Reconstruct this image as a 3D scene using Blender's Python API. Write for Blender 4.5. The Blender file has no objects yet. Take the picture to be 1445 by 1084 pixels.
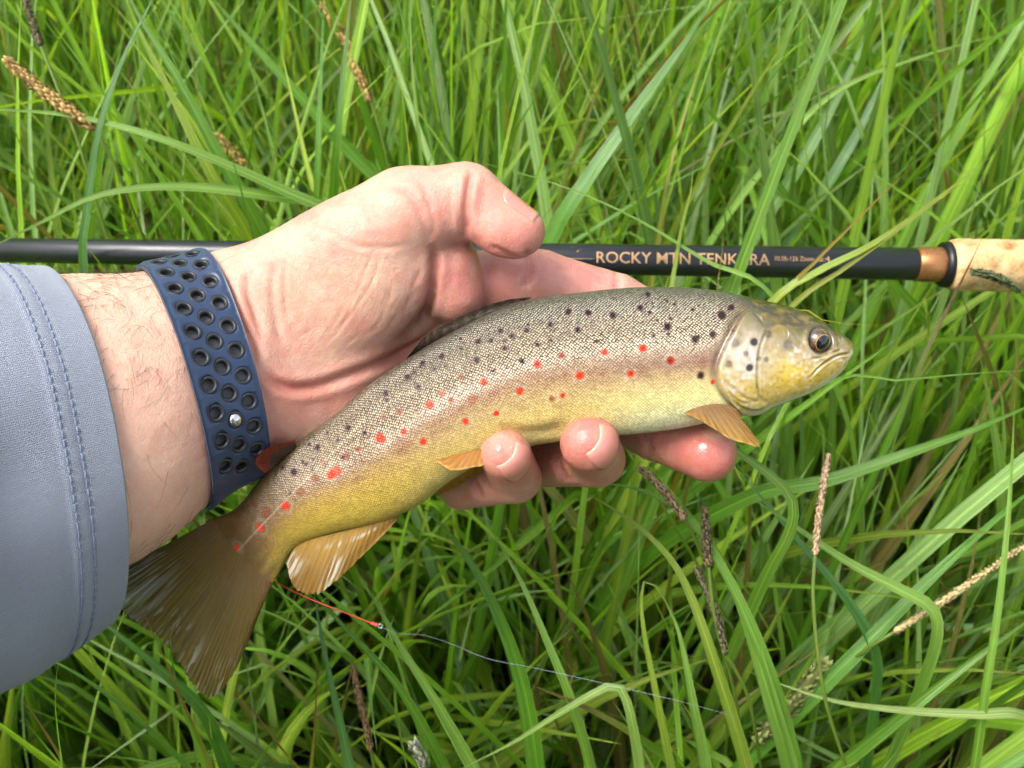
import bpy, bmesh, math, random, functools
import numpy as np
from mathutils import Vector, Matrix

# ------------------------------------------------------------------ camera, sky, sun, exposure
sc = bpy.context.scene
FPX, CX, CY = 1420.0, 722.5, 542.0          # focal length and centre in photo pixels (1445 wide)
D0 = 315.6                                  # mm from lens to the plane of the fish
PITCH = math.radians(48)
CAM = np.array([0.0, 0.0, 0.72])
AR = np.array([1.0, 0, 0])
AF = np.array([0, math.cos(PITCH), -math.sin(PITCH)])
AU = np.array([0, math.sin(PITCH), math.cos(PITCH)])

cd = bpy.data.cameras.new('camera')
cam = bpy.data.objects.new('camera', cd); sc.collection.objects.link(cam)
cam.location = CAM; cam.rotation_euler = (math.radians(90) - PITCH, 0, 0)
cd.sensor_width = 36.0; cd.lens = FPX / 1445.0 * 36.0
cd.clip_start = 0.01; cd.clip_end = 300
cd.dof.use_dof = True; cd.dof.focus_distance = 0.310; cd.dof.aperture_fstop = 18.0
sc.camera = cam

SUN_EL, SUN_AZ = math.radians(62), math.radians(-105)   # azimuth from +Y towards +X
world = bpy.data.worlds.new('World'); sc.world = world; world.use_nodes = True
wn = world.node_tree; wn.nodes.clear()
sky = wn.nodes.new('ShaderNodeTexSky'); sky.sky_type = 'NISHITA'; sky.sun_disc = False
sky.sun_elevation = SUN_EL; sky.sun_rotation = SUN_AZ
sky.air_density = 1.0; sky.dust_density = 4.0; sky.ozone_density = 1.0
hs = wn.nodes.new('ShaderNodeHueSaturation'); hs.inputs['Saturation'].default_value = 0.4
bg = wn.nodes.new('ShaderNodeBackground'); bg.inputs['Strength'].default_value = 0.15
wo = wn.nodes.new('ShaderNodeOutputWorld')
wn.links.new(sky.outputs[0], hs.inputs['Color']); wn.links.new(hs.outputs[0], bg.inputs['Color'])
wn.links.new(bg.outputs[0], wo.inputs[0])

sd = bpy.data.lights.new('sun', 'SUN'); sd.energy = 1.5; sd.angle = math.radians(28); sd.color = (1, 0.99, 0.97)
sun = bpy.data.objects.new('sun', sd); sc.collection.objects.link(sun)
sdir = Vector((math.sin(SUN_AZ) * math.cos(SUN_EL), math.cos(SUN_AZ) * math.cos(SUN_EL), math.sin(SUN_EL)))
sun.location = sdir * 5; sun.rotation_euler = sdir.to_track_quat('Z', 'Y').to_euler()

sc.view_settings.view_transform = 'Standard'; sc.view_settings.look = 'None'
sc.view_settings.gamma = 1.0; sc.view_settings.exposure = 1.38
sc.view_settings.use_curve_mapping = False
sc.render.engine = 'CYCLES'
sc.cycles.use_denoising = True
sc.cycles.use_adaptive_sampling = True; sc.cycles.adaptive_threshold = 0.04
sc.cycles.max_bounces = 6; sc.cycles.diffuse_bounces = 4; sc.cycles.glossy_bounces = 2; sc.cycles.transmission_bounces = 3; sc.cycles.transparent_max_bounces = 6
sc.cycles.sample_clamp_indirect = 8.0

rng = np.random.default_rng(7); random.seed(7)

# ------------------------------------------------------------------ helpers
def W(px, py, z=0.0):
    """photo pixel + millimetres towards the camera from the fish plane -> local millimetres"""
    px = np.asarray(px, float); py = np.asarray(py, float); z = np.asarray(z, float) + 0 * px
    d = D0 - z
    return np.stack([(px - CX) * d / FPX, -(py - CY) * d / FPX, z], -1)
def topx(P):
    d = D0 - P[..., 2]
    return np.stack([CX + P[..., 0] * FPX / d, CY - P[..., 1] * FPX / d], -1)
def wld(P):
    P = np.asarray(P, float)
    return CAM + (AF * (D0 - P[..., 2:3]) + AR * P[..., 0:1] + AU * P[..., 1:2]) * 0.001
def to_local(Q):
    q = np.asarray(Q, float) - CAM
    return np.stack([q @ AR, q @ AU, D0 * 0.001 - q @ AF], -1) * 1000
def lin(c):
    c = np.asarray(c, float) / 255.0
    return np.where(c <= 0.04045, c / 12.92, ((c + 0.055) / 1.055) ** 2.4)
def L4(c): return tuple(lin(c)) + (1.0,)
def norm(v): v = np.asarray(v, float); return v / (np.linalg.norm(v, axis=-1, keepdims=True) + 1e-12)

COL = sc.collection
def thing(name, label, cat, loc=(0, 0, 0), group=None):
    o = bpy.data.objects.new(name, None); COL.objects.link(o); o.location = loc
    o.empty_display_size = 0.01
    o['label'] = label; o['category'] = cat
    if group: o['group'] = group
    return o
def tag(o, label=None, cat=None, group=None, kind=None):
    for k, v in (('label', label), ('category', cat), ('group', group), ('kind', kind)):
        if v: o[k] = v
    return o
def mesh_data(name, V, F, mat=None, smooth=True, col=None, uv=None, attrs=None):
    me = bpy.data.meshes.new(name)
    V = np.asarray(V, np.float64); F = F if isinstance(F, list) else np.asarray(F)
    if isinstance(F, np.ndarray):
        n = F.shape[1]
        me.vertices.add(len(V)); me.vertices.foreach_set('co', V.astype(np.float32).ravel())
        me.loops.add(F.size); me.loops.foreach_set('vertex_index', F.astype(np.int32).ravel())
        me.polygons.add(len(F)); me.polygons.foreach_set('loop_start', np.arange(0, F.size, n, dtype=np.int32))
        me.polygons.foreach_set('loop_total', np.full(len(F), n, np.int32))
        me.update(calc_edges=True); me.validate()
    else:
        me.from_pydata([tuple(v) for v in V], [], F); me.update()
    if smooth: me.polygons.foreach_set('use_smooth', np.ones(len(me.polygons), bool))
    if col is not None:
        a = me.color_attributes.new('Col', 'FLOAT_COLOR', 'POINT')
        c = np.ones((len(V), 4), np.float32); c[:, :3] = np.asarray(col)[:, :3]; a.data.foreach_set('color', c.ravel())
    for k, v in (attrs or {}).items():
        a = me.attributes.new(k, 'FLOAT', 'POINT'); a.data.foreach_set('value', np.asarray(v, np.float32))
    if uv is not None:
        ul = me.uv_layers.new(name='UVMap')
        li = np.empty(len(me.loops), np.int32); me.loops.foreach_get('vertex_index', li)
        ul.data.foreach_set('uv', np.asarray(uv, np.float32)[li].ravel())
    if mat: me.materials.append(mat)
    return me
def part(name, V, F, mat, parent=None, **kw):
    """mesh object from WORLD coordinates, parented to a thing"""
    off = np.zeros(3)
    p = parent
    while p is not None: off = off + np.array(p.location); p = p.parent
    o = bpy.data.objects.new(name, mesh_data(name, np.asarray(V) - off, F, mat, **kw))
    COL.objects.link(o)
    if parent: o.parent = parent
    return o
def grid_faces(nu, nv, closed_u=False, closed_v=False):
    iu = np.arange(nu if closed_u else nu - 1); iv = np.arange(nv if closed_v else nv - 1)
    a, b = np.meshgrid(iu, iv, indexing='ij'); a = a.ravel(); b = b.ravel()
    a1 = (a + 1) % nu; b1 = (b + 1) % nv
    return np.stack([a * nv + b, a1 * nv + b, a1 * nv + b1, a * nv + b1], -1)
def catmull(P, n):
    """smooth interpolation through control rows, n samples; returns samples and parameter"""
    P = np.asarray(P, float); m = len(P)
    t = np.linspace(0, m - 1, n) if np.isscalar(n) else np.asarray(n)
    i = np.clip(t.astype(int), 0, m - 2); f = (t - i)[:, None]
    p0 = P[np.maximum(i - 1, 0)]; p1 = P[i]; p2 = P[i + 1]; p3 = P[np.minimum(i + 2, m - 1)]
    return 0.5 * (2 * p1 + (p2 - p0) * f + (2 * p0 - 5 * p1 + 4 * p2 - p3) * f ** 2 + (3 * p1 - p0 - 3 * p2 + p3) * f ** 3)
def tube(P, r, k=8, cap=True):
    """swept tube through points P (n,3), radius r scalar or (n,)"""
    P = np.asarray(P, float); n = len(P); r = np.broadcast_to(np.asarray(r, float), (n,))
    T = norm(np.gradient(P, axis=0)); ref = np.array([0.123, 0.456, 0.881]); ref /= np.linalg.norm(ref)
    A = norm(np.cross(T, ref)); B = np.cross(T, A)
    th = np.linspace(0, 2 * np.pi, k, endpoint=False)
    V = P[:, None] + r[:, None, None] * (np.cos(th)[None, :, None] * A[:, None] + np.sin(th)[None, :, None] * B[:, None])
    F = grid_faces(n, k, closed_v=True)
    return V.reshape(-1, 3), F
def poly_dist(XY, poly):
    """distance of 2-D points to a polyline and position along it 0..1"""
    poly = np.asarray(poly, float); best = np.full(len(XY), 1e9); tt = np.zeros(len(XY))
    seg = np.linalg.norm(np.diff(poly, axis=0), axis=1); cum = np.r_[0, np.cumsum(seg)]
    for k in range(len(poly) - 1):
        a = poly[k]; b = poly[k + 1] - a
        t = np.clip(((XY - a) @ b) / (b @ b + 1e-9), 0, 1)
        d = np.linalg.norm(XY - a - t[:, None] * b, axis=1)
        m = d < best; best[m] = d[m]; tt[m] = (cum[k] + t[m] * seg[k]) / cum[-1]
    return best, tt
def sstep(a, b, x): t = np.clip((x - a) / (b - a), 0, 1); return t * t * (3 - 2 * t)
def mixc(a, b, f): f = np.asarray(f)[..., None]; return a * (1 - f) + np.asarray(b) * f
def vnoise(P, seed=0):
    """cheap smooth 3-D value noise in numpy, about -1..1"""
    P = np.asarray(P, float); i = np.floor(P).astype(np.int64); f = P - i; f = f * f * (3 - 2 * f); out = 0
    for dx in (0, 1):
        for dy in (0, 1):
            for dz in (0, 1):
                h = (i[:, 0] + dx) * 374761393 + (i[:, 1] + dy) * 668265263 + (i[:, 2] + dz) * 2147483647 + seed * 974634777
                h = (h ^ (h >> 13)) * 1274126177; h = (h ^ (h >> 16)) & 0xffff
                w = (f[:, 0] if dx else 1 - f[:, 0]) * (f[:, 1] if dy else 1 - f[:, 1]) * (f[:, 2] if dz else 1 - f[:, 2])
                out = out + w * (h / 32767.5 - 1)
    return out

# ------------------------------------------------------------------ materials
class NT:
    def __init__(s, name):
        s.m = bpy.data.materials.new(name); s.m.use_nodes = True; s.t = s.m.node_tree; s.t.nodes.clear()
        s.out = s.n('ShaderNodeOutputMaterial')
    def n(s, typ, **kw):
        nd = s.t.nodes.new(typ)
        for k, v in kw.items():
            if hasattr(nd, k) and k not in nd.inputs: setattr(nd, k, v)
            else: s.set(nd, k, v)
        return nd
    def set(s, nd, k, v):
        i = nd.inputs[k]
        if hasattr(v, 'bl_idname') and hasattr(v, 'outputs'): s.t.links.new(v.outputs[0], i)
        elif isinstance(v, bpy.types.NodeSocket): s.t.links.new(v, i)
        else: i.default_value = v
    def math(s, op, a, b=None, clamp=False):
        nd = s.n('ShaderNodeMath', operation=op, use_clamp=clamp); s.set(nd, 0, a)
        if b is not None: s.set(nd, 1, b)
        return nd
    def mix(s, f, a, b, blend='MIX'):
        nd = s.n('ShaderNodeMix', data_type='RGBA', blend_type=blend)
        s.set(nd, 0, f); s.set(nd, 6, a); s.set(nd, 7, b); return nd.outputs[2]
    def ramp(s, f, stops):
        nd = s.n('ShaderNodeValToRGB'); s.set(nd, 'Fac', f); e = nd.color_ramp.elements
        while len(e) < len(stops): e.new(0.5)
        for k, (p, c) in enumerate(stops): e[k].position = p; e[k].color = c if len(c) == 4 else tuple(c) + (1,)
        return nd
    def maprange(s, v, a, b, c, d):
        nd = s.n('ShaderNodeMapRange'); s.set(nd, 0, v)
        for k, x in zip((1, 2, 3, 4), (a, b, c, d)): s.set(nd, k, x)
        return nd
    def coords(s, which='Object', scale=(1, 1, 1), rot=(0, 0, 0)):
        tc = s.n('ShaderNodeTexCoord'); mp = s.n('ShaderNodeMapping')
        s.t.links.new(tc.outputs[which], mp.inputs[0]); mp.inputs['Scale'].default_value = scale; mp.inputs['Rotation'].default_value = rot
        return mp
    def noise(s, vec, scale, detail=3, rough=0.55):
        nd = s.n('ShaderNodeTexNoise'); s.set(nd, 'Vector', vec); s.set(nd, 'Scale', scale); s.set(nd, 'Detail', detail); s.set(nd, 'Roughness', rough); return nd
    def bump(s, h, strength, dist, normal=None):
        nd = s.n('ShaderNodeBump'); s.set(nd, 'Height', h); s.set(nd, 'Strength', strength); s.set(nd, 'Distance', dist)
        if normal: s.set(nd, 'Normal', normal)
        return nd
    def bsdf(s, **kw):
        nd = s.n('ShaderNodeBsdfPrincipled')
        for k, v in kw.items(): s.set(nd, k.replace('_', ' '), v)
        return nd
    def done(s, shader):
        s.t.links.new(shader.outputs[0], s.out.inputs['Surface']); return s.m
def attr(nt, name, out='Color'):
    nd = nt.n('ShaderNodeAttribute', attribute_name=name); return nd.outputs[out]

def mat_skin():
    t = NT('skin'); col = attr(t, 'Col'); oc = t.coords()
    n1 = t.noise(oc, 900, 4, 0.6); n2 = t.noise(oc, 160, 3)
    v = t.n('ShaderNodeTexVoronoi', feature='DISTANCE_TO_EDGE'); t.set(v, 'Vector', oc); t.set(v, 'Scale', 1100)
    c2 = t.mix(t.maprange(n2, 0.35, 0.7, 0.0, 0.45), col, (0.72, 0.36, 0.30, 1), 'MULTIPLY')
    c3 = t.mix(0.4, col, c2)
    n3 = t.noise(oc, 420, 5, 0.7)
    c3 = t.mix(t.maprange(n3, 0.42, 0.68, 0.0, 0.35), c3, t.mix(1.0, c3, (0.95, 0.72, 0.66, 1), 'MULTIPLY'))
    c4 = t.mix(t.maprange(n1, 0.3, 0.7, 0.0, 0.22), c3, (0.75, 0.6, 0.5, 1), 'MULTIPLY')
    ve = t.maprange(v, 0.0, 0.12, 0.0, 1.0)
    h = t.math('ADD', t.math('MULTIPLY', ve, 0.35), n1)
    b = t.bump(h, 0.55, 0.0004); b2 = t.bump(n2, 0.35, 0.0008, b)
    wet = attr(t, 'wet', 'Fac')
    rg = t.math('SUBTRACT', t.maprange(n1, 0.3, 0.7, 0.38, 0.52), t.math('MULTIPLY', wet, 0.28))
    return t.done(t.bsdf(Base_Color=c4, Roughness=rg, Normal=b2, Subsurface_Weight=0.22, Subsurface_Radius=(1.0, 0.35, 0.18), Subsurface_Scale=0.003,
                         Specular_IOR_Level=0.45, Coat_Weight=t.math('MULTIPLY', wet, 0.7), Coat_Roughness=0.2, Coat_Normal=t.bump(n2, 0.4, 0.0008)))
def mat_nail():
    t = NT('fingernail'); col = attr(t, 'Col')
    n = t.noise(t.coords(scale=(1, 1, 1)), 1200, 2); b = t.bump(n, 0.15, 0.0002)
    return t.done(t.bsdf(Base_Color=col, Roughness=0.22, Normal=b, Subsurface_Weight=0.2, Subsurface_Radius=(1, .4, .3), Subsurface_Scale=0.001, Coat_Weight=0.4, Coat_Roughness=0.15))
def mat_plain(name, c, rough=0.5, metal=0.0, noise=0.0, nscale=300, bump=0.0, **kw):
    t = NT(name); oc = t.coords(); n = t.noise(oc, nscale, 4)
    cc = t.mix(t.maprange(n, 0.3, 0.7, 0, noise), tuple(c[:3]) + (1,), tuple(x * 0.45 for x in c[:3]) + (1,))
    a = dict(Base_Color=cc, Roughness=t.maprange(n, 0.3, 0.7, rough * 0.85, min(1, rough * 1.15)), Metallic=metal, **kw)
    if bump: a['Normal'] = t.bump(n, bump, 0.0003)
    return t.done(t.bsdf(**a))
def mat_fish():
    t = NT('trout_skin'); col = attr(t, 'Col'); scl = attr(t, 'scl', 'Fac'); net = attr(t, 'net', 'Fac'); sil = attr(t, 'sil', 'Fac')
    uvn = t.coords('UV', (1, 1.15, 1), (0, 0, math.radians(45)))
    v = t.n('ShaderNodeTexVoronoi', feature='F1', voronoi_dimensions='2D'); t.set(v, 'Vector', uvn); t.set(v, 'Scale', 1.3); t.set(v, 'Randomness', 0.32)
    dome = t.maprange(v.outputs['Distance'], 0.12, 0.62, 1.0, 0.0)
    # netted look: pale scale centres, dark pigment in the scale pockets
    oc = t.coords(); n1 = t.noise(oc, 320, 3); n2 = t.noise(oc, 1400, 2)
    lightc = t.mix(0.16, t.mix(1.0, col, (2.1, 2.05, 1.95, 1), 'MULTIPLY'), (0.80, 0.76, 0.62, 1)); darkc = t.mix(0.82, col, (0.022, 0.016, 0.006, 1))
    netted = t.mix(t.ramp(dome, [(0.30, (0, 0, 0)), (0.68, (1, 1, 1))]), darkc, lightc)
    c1 = t.mix(t.math('MULTIPLY', net, scl), col, netted)
    vr = v.outputs['Color']; sep = t.n('ShaderNodeSeparateColor'); t.set(sep, 0, vr)
    jit = t.maprange(sep.outputs[0], 0, 1, 0.55, 1.38)
    jc = t.n('ShaderNodeCombineXYZ'); 
    for k in range(3): t.set(jc, k, jit)
    c2 = t.mix(t.math('MULTIPLY', scl, t.maprange(net, 0.2, 1.0, 0.38, 0.9)), c1, t.mix(1.0, c1, jc.outputs[0], 'MULTIPLY'))
    c3 = t.mix(t.maprange(n1, 0.35, 0.7, 0.0, 0.28), c2, (0.45, 0.36, 0.25, 1), 'MULTIPLY')
    h = t.math('ADD', t.math('MULTIPLY', t.math('MULTIPLY', dome, scl), t.maprange(net, 0.2, 1.0, 0.5, 1.0)), t.math('MULTIPLY', n2, 0.10))
    n4 = t.noise(oc, 700, 4, .65); b = t.bump(h, 0.8, 0.00022); b2 = t.bump(t.math('ADD', n1, t.math('MULTIPLY', n4, .35)), 0.32, 0.0007, b)
    met = t.math('MULTIPLY', sil, t.maprange(sep.outputs[1], 0.45, 0.8, 0.1, 1.0))
    return t.done(t.bsdf(Base_Color=c3, Roughness=t.maprange(n1, 0.3, 0.7, 0.30, 0.44), Metallic=met, Normal=b2, Specular_IOR_Level=t.maprange(attr(t, 'spt', 'Fac'), 0, 1, 0.28, 0.1),
                         Coat_Weight=t.math('MULTIPLY', t.maprange(scl, 0, 1, 0.9, 0.75), t.maprange(attr(t, 'spt', 'Fac'), 0, 1, 1.0, 0.12)), Coat_Roughness=t.maprange(n2, 0.3, 0.7, 0.06, 0.18), Coat_Normal=b2))
def mat_fin():
    t = NT('fin_membrane'); col = attr(t, 'Col'); uv = t.coords('UV', (1, 1, 1)); al = attr(t, 'alp', 'Fac')
    n = t.noise(t.coords('UV', (46, 5, 1)), 1.0, 3); n2 = t.noise(t.coords('UV', (110, 7, 1)), 1.0, 4, .65)
    c = t.mix(t.maprange(n, 0.3, 0.7, 0.0, 0.32), col, (0.5, 0.42, 0.25, 1), 'MULTIPLY')
    b = t.bump(n2, 0.7, 0.0006)
    p = t.bsdf(Base_Color=c, Roughness=t.maprange(n, 0.35, 0.65, 0.14, 0.34), Normal=b, Coat_Weight=0.5, Coat_Roughness=0.10, Coat_Normal=b, Specular_IOR_Level=0.5)
    tr = t.n('ShaderNodeBsdfTranslucent'); t.set(tr, 'Color', c)
    tp = t.n('ShaderNodeBsdfTransparent')
    m = t.n('ShaderNodeMixShader'); t.set(m, 0, 0.35); t.set(m, 1, p); t.set(m, 2, tr)
    m2 = t.n('ShaderNodeMixShader'); t.set(m2, 0, al); t.set(m2, 1, tp); t.set(m2, 2, m)
    return t.done(m2)
def mat_grass(name='grass_leaf'):
    t = NT(name); col = attr(t, 'Col')
    n = t.noise(t.coords('UV', (14, 0.9, 1)), 1.0, 1, 0.6); n3 = t.noise(t.coords('UV', (2.2, 9, 1)), 1.0, 1)
    uvx = t.n('ShaderNodeSeparateXYZ'); t.set(uvx, 0, t.coords('UV'))
    mid = t.math('ABSOLUTE', t.math('SUBTRACT', t.math('FRACT', uvx.outputs[0]), 0.5))
    midl = t.maprange(mid, 0.03, 0.10, 1.0, 0.0)
    c = t.mix(t.maprange(n, 0.35, 0.65, 0.0, 0.85), col, t.mix(1.0, col, (0.48, 0.56, 0.45, 1), 'MULTIPLY'))
    c = t.mix(t.math('MULTIPLY', midl, 0.6), c, t.mix(1.0, c, (1.7, 1.55, 1.5, 1), 'MULTIPLY'))
    c = t.mix(t.maprange(n3, 0.62, 0.75, 0.0, 0.4), c, (0.30, 0.26, 0.09, 1))
    b = t.bump(n, 0.8, 0.0008)
    p = t.bsdf(Base_Color=c, Roughness=0.34, Normal=b, Specular_IOR_Level=0.85)
    tr = t.n('ShaderNodeBsdfTranslucent'); t.set(tr, 'Color', t.mix(1.0, c, (1.35, 1.45, 0.55, 1), 'MULTIPLY'))
    m = t.n('ShaderNodeMixShader'); t.set(m, 0, 0.46); t.set(m, 1, p); t.set(m, 2, tr)
    return t.done(m)
def mat_attr(name, rough=0.6, bump=0.0, nscale=800):
    t = NT(name); col = attr(t, 'Col'); n = t.noise(t.coords(), nscale, 4)
    c = t.mix(t.maprange(n, 0.3, 0.7, 0, 0.5), col, t.mix(1.0, col, (0.5, 0.45, 0.4, 1), 'MULTIPLY'))
    return t.done(t.bsdf(Base_Color=c, Roughness=rough, Normal=t.bump(n, bump, 0.0004)))
def mat_cloth():
    t = NT('sleeve_knit')
    uv = t.coords('UV', (1, 1, 1))
    w1 = t.n('ShaderNodeTexWave', wave_type='BANDS', bands_direction='X'); t.set(w1, 'Vector', uv); t.set(w1, 'Scale', 0.52); t.set(w1, 'Distortion', 0.6); t.set(w1, 'Detail', 1.0)
    w2 = t.n('ShaderNodeTexWave', wave_type='BANDS', bands_direction='Y'); t.set(w2, 'Vector', uv); t.set(w2, 'Scale', 0.7); t.set(w2, 'Distortion', 0.8); t.set(w2, 'Detail', 1.0)
    n = t.noise(t.coords(), 60, 4); nf = t.noise(t.coords(), 2500, 2)
    h = t.math('MULTIPLY', w1.outputs['Fac'], w2.outputs['Fac'])
    h2 = t.math('ADD', h, t.math('MULTIPLY', nf, 0.6))
    c = t.mix(t.maprange(h2, 0.2, 1.1, 0.0, 1.0), (0.20, 0.228, 0.28, 1), (0.335, 0.365, 0.42, 1))
    c = t.mix(t.maprange(n, 0.3, 0.7, 0.0, 0.35), c, (0.27, 0.29, 0.36, 1))
    return t.done(t.bsdf(Base_Color=c, Roughness=0.78, Normal=t.bump(h2, 0.8, 0.0004), Sheen_Weight=0.25, Sheen_Roughness=0.4))
def mat_cork():
    t = NT('cork'); oc = t.coords('Object')
    n = t.noise(oc, 140, 5, 0.7); v = t.n('ShaderNodeTexVoronoi'); t.set(v, 'Vector', oc); t.set(v, 'Scale', 330)
    c = t.ramp(n, [(0.3, lin((150, 105, 60))), (0.5, lin((206, 168, 116))), (0.7, lin((226, 196, 150)))])
    c2 = t.mix(t.maprange(v.outputs['Distance'], 0.0, 0.22, 0.55, 0.0), c, L4((96, 62, 34)))
    return t.done(t.bsdf(Base_Color=c2, Roughness=0.75, Normal=t.bump(n, 0.5, 0.0008)))
def mat_ground():
    t = NT('soil'); oc = t.coords(); n = t.noise(oc, 9, 6); n2 = t.noise(oc, 70, 5)
    c = t.ramp(n, [(0.3, (0.010, 0.009, 0.005)), (0.55, (0.022, 0.020, 0.009)), (0.75, (0.045, 0.042, 0.018))])
    return t.done(t.bsdf(Base_Color=c, Roughness=0.95, Normal=t.bump(n2, 0.8, 0.01)))
M = dict(skin=mat_skin(), nail=mat_nail(), fish=mat_fish(), fin=mat_fin(), grass=mat_grass(), seed=mat_attr('seed_spike', 0.8, 0.6, 900),
         cloth=mat_cloth(), cork=mat_cork(), ground=mat_ground(),
         inner=mat_plain('inner_strap', lin((84, 86, 90)), 0.5, noise=0.5, nscale=600),
         bodycloth=mat_attr('shirt_and_trousers', 0.85, 0.3, 300),
         stitch=mat_plain('stitch_thread', lin((112, 122, 146)), 0.8),
         band=mat_plain('band_silicone', lin((32, 52, 80)), 0.42, noise=0.25, nscale=90, Sheen_Weight=0.08),
         eyelet=mat_plain('eyelet_rubber', lin((34, 36, 39)), 0.5, noise=0.2),
         blackrub=mat_plain('black_rubber', lin((16, 17, 20)), 0.35),
         steel=mat_plain('steel_pin', (0.75, 0.74, 0.72), 0.16, 1.0),
         rod=mat_plain('rod_blank', lin((23, 25, 30)), 0.32, noise=0.2, nscale=40, Coat_Weight=0.15, Coat_Roughness=0.3),
         bronze=mat_plain('bronze_winding', lin((176, 122, 78)), 0.3, 0.75, noise=0.15, nscale=500),
         gold=mat_plain('gold_lettering', lin((158, 124, 88)), 0.55, 0.0),
         hair=mat_plain('dark_hair', lin((70, 46, 32)), 0.45),
         redline=mat_plain('red_line', lin((230, 84, 66)), 0.4),
         clearline=mat_plain('clear_line', lin((170, 180, 190)), 0.15, Specular_IOR_Level=0.8))

# ------------------------------------------------------------------ ground
gs = 40.0; gn = 41
gx, gy = np.meshgrid(np.linspace(-gs, gs, gn), np.linspace(-gs, gs, gn), indexing='ij')
ground = part('ground', np.stack([gx, gy, 0 * gx], -1).reshape(-1, 3), grid_faces(gn, gn), M['ground'])
tag(ground, 'dark damp soil under the long grass', kind='structure')

# ------------------------------------------------------------------ the arm as one implicit surface
def cap(P, a, b, ra, rb, n=None, q=1.0):
    """tapered capsule; q<1 flattens it along n"""
    ba = b - a; t = np.clip(((P - a) @ ba) / (ba @ ba), 0, 1)
    D = P - a - t[:, None] * ba
    if n is not None:
        dn = D @ n; D = D + np.outer(dn, n) * (1 / q - 1)
    return np.linalg.norm(D, axis=1) - (ra + t * (rb - ra))
def ell(P, c, ax, r):
    D = (P - c) @ np.asarray(ax).T; r = np.asarray(r, float)
    k0 = np.linalg.norm(D / r, axis=1); k1 = np.linalg.norm(D / (r * r), axis=1)
    return k0 * (k0 - 1) / (k1 + 1e-9)
def smin(a, b, k):
    h = np.clip(k - np.abs(a - b), 0, None) / k
    return np.minimum(a, b) - h * h * h * k / 6
def frame(d, n):
    d = norm(d); n = norm(n - d * (n @ d)); return np.stack([d, np.cross(n, d), n])
@functools.lru_cache(None)
def w(*a): return W(*a)
EZ = np.array([0, 0, 1.0])
WR, CU = w(322, 508, -5), w(100, 598, 20)              # wrist centre, forearm centre under the cuff
ELB = CU + (CU - WR) * 1.05 + np.array([0, 0, 8.0])
AX = norm(WR - CU); NFLAT = norm(EZ - AX * (EZ @ AX))
def arm_sdf(P):
    fore = smin(cap(P, WR, CU, 32.0, 43, NFLAT, 0.72), cap(P, CU, ELB, 43, 46, NFLAT, 0.78), 12)
    d = smin(fore, cap(P, WR, w(430, 478, -12), 31.5, 30, norm(EZ + 0.1 * AX), 0.62), 14)
    # metacarpals and palm pads
    for a, b, ra, rb in (((430, 425, -14), (708, 398, -22), 13, 10.5), ((430, 465, -17), (690, 460, -29), 13, 10.5),
                         ((430, 515, -18), (662, 525, -33), 13, 10.5), ((425, 560, -18), (612, 596, -34), 14, 10)):
        d = smin(d, cap(P, w(*a), w(*b), ra, rb), 10)
    d = smin(d, ell(P, w(455, 578, -15), frame(w(620, 600, -34) - w(400, 565, -14), EZ), (36, 18, 14)), 10)
    # thumb ray: metacarpal, thenar pad, proximal phalanx
    d = smin(d, cap(P, w(352, 424, -6), w(572, 302, 2), 16.2, 13.6), 10)
    d = smin(d, ell(P, w(486, 400, -5), frame(w(580, 315, 2) - w(400, 470, -4), EZ + np.array([-.12, .1, 0])), (37, 23.5, 17)), 8)
    d = smin(d, cap(P, w(572, 302, 2), w(658, 284, 4), 13.4, 12.0), 7)
    d = smin(d, cap(P, w(596, 345, -3), w(630, 400, -10), 9, 9.5), 6)       # first web
    d = smin(d, cap(P, w(632, 374, -6), w(640, 412, -9), 10.2, 10), 3.5)
    # fingers
    def chain(pts, k=2.2):
        e = None
        for (a, b) in zip(pts[:-1], pts[1:]):
            c = cap(P, w(*a[:3]), w(*b[:3]), a[3], b[3]); e = c if e is None else smin(e, c, k)
        return e
    idx = chain([(700, 398, -22, 10.6), (762, 397, -22, 10.4), (868, 426, -25, 9.6), (942, 462, -28, 8.8), (1000, 505, -29, 7.8)])
    mid = chain([(690, 460, -29, 10.5), (790, 520, -34, 10), (862, 580, -32, 9.6), (925, 612, -22, 9.0), (999, 639, -7, 9.4)])
    rin = chain([(662, 525, -33, 10.5), (715, 598, -38, 9.8), (758, 650, -32, 9.2), (842, 648, -9, 9.0), (832, 625, 7, 9.1)], 2.0)
    lit = chain([(612, 596, -34, 10), (628, 650, -36, 8.6), (652, 686, -27, 7.8), (728, 674, -9, 8.2), (713, 641, 8, 8.0)], 2.0)
    for f in (idx, mid, rin, lit): d = smin(d, f, 4)
    d = smin(d, cap(P, w(666, 288, 5), w(735, 326, 7), 10.9, 7.6), 1.6)     # thumb tip
    d = smin(d, ell(P, w(706, 324, 8), frame(w(731, 321, 7) - w(668, 288, 5), EZ), (12, 8.0, 8.6)), 3)
    return d
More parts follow.
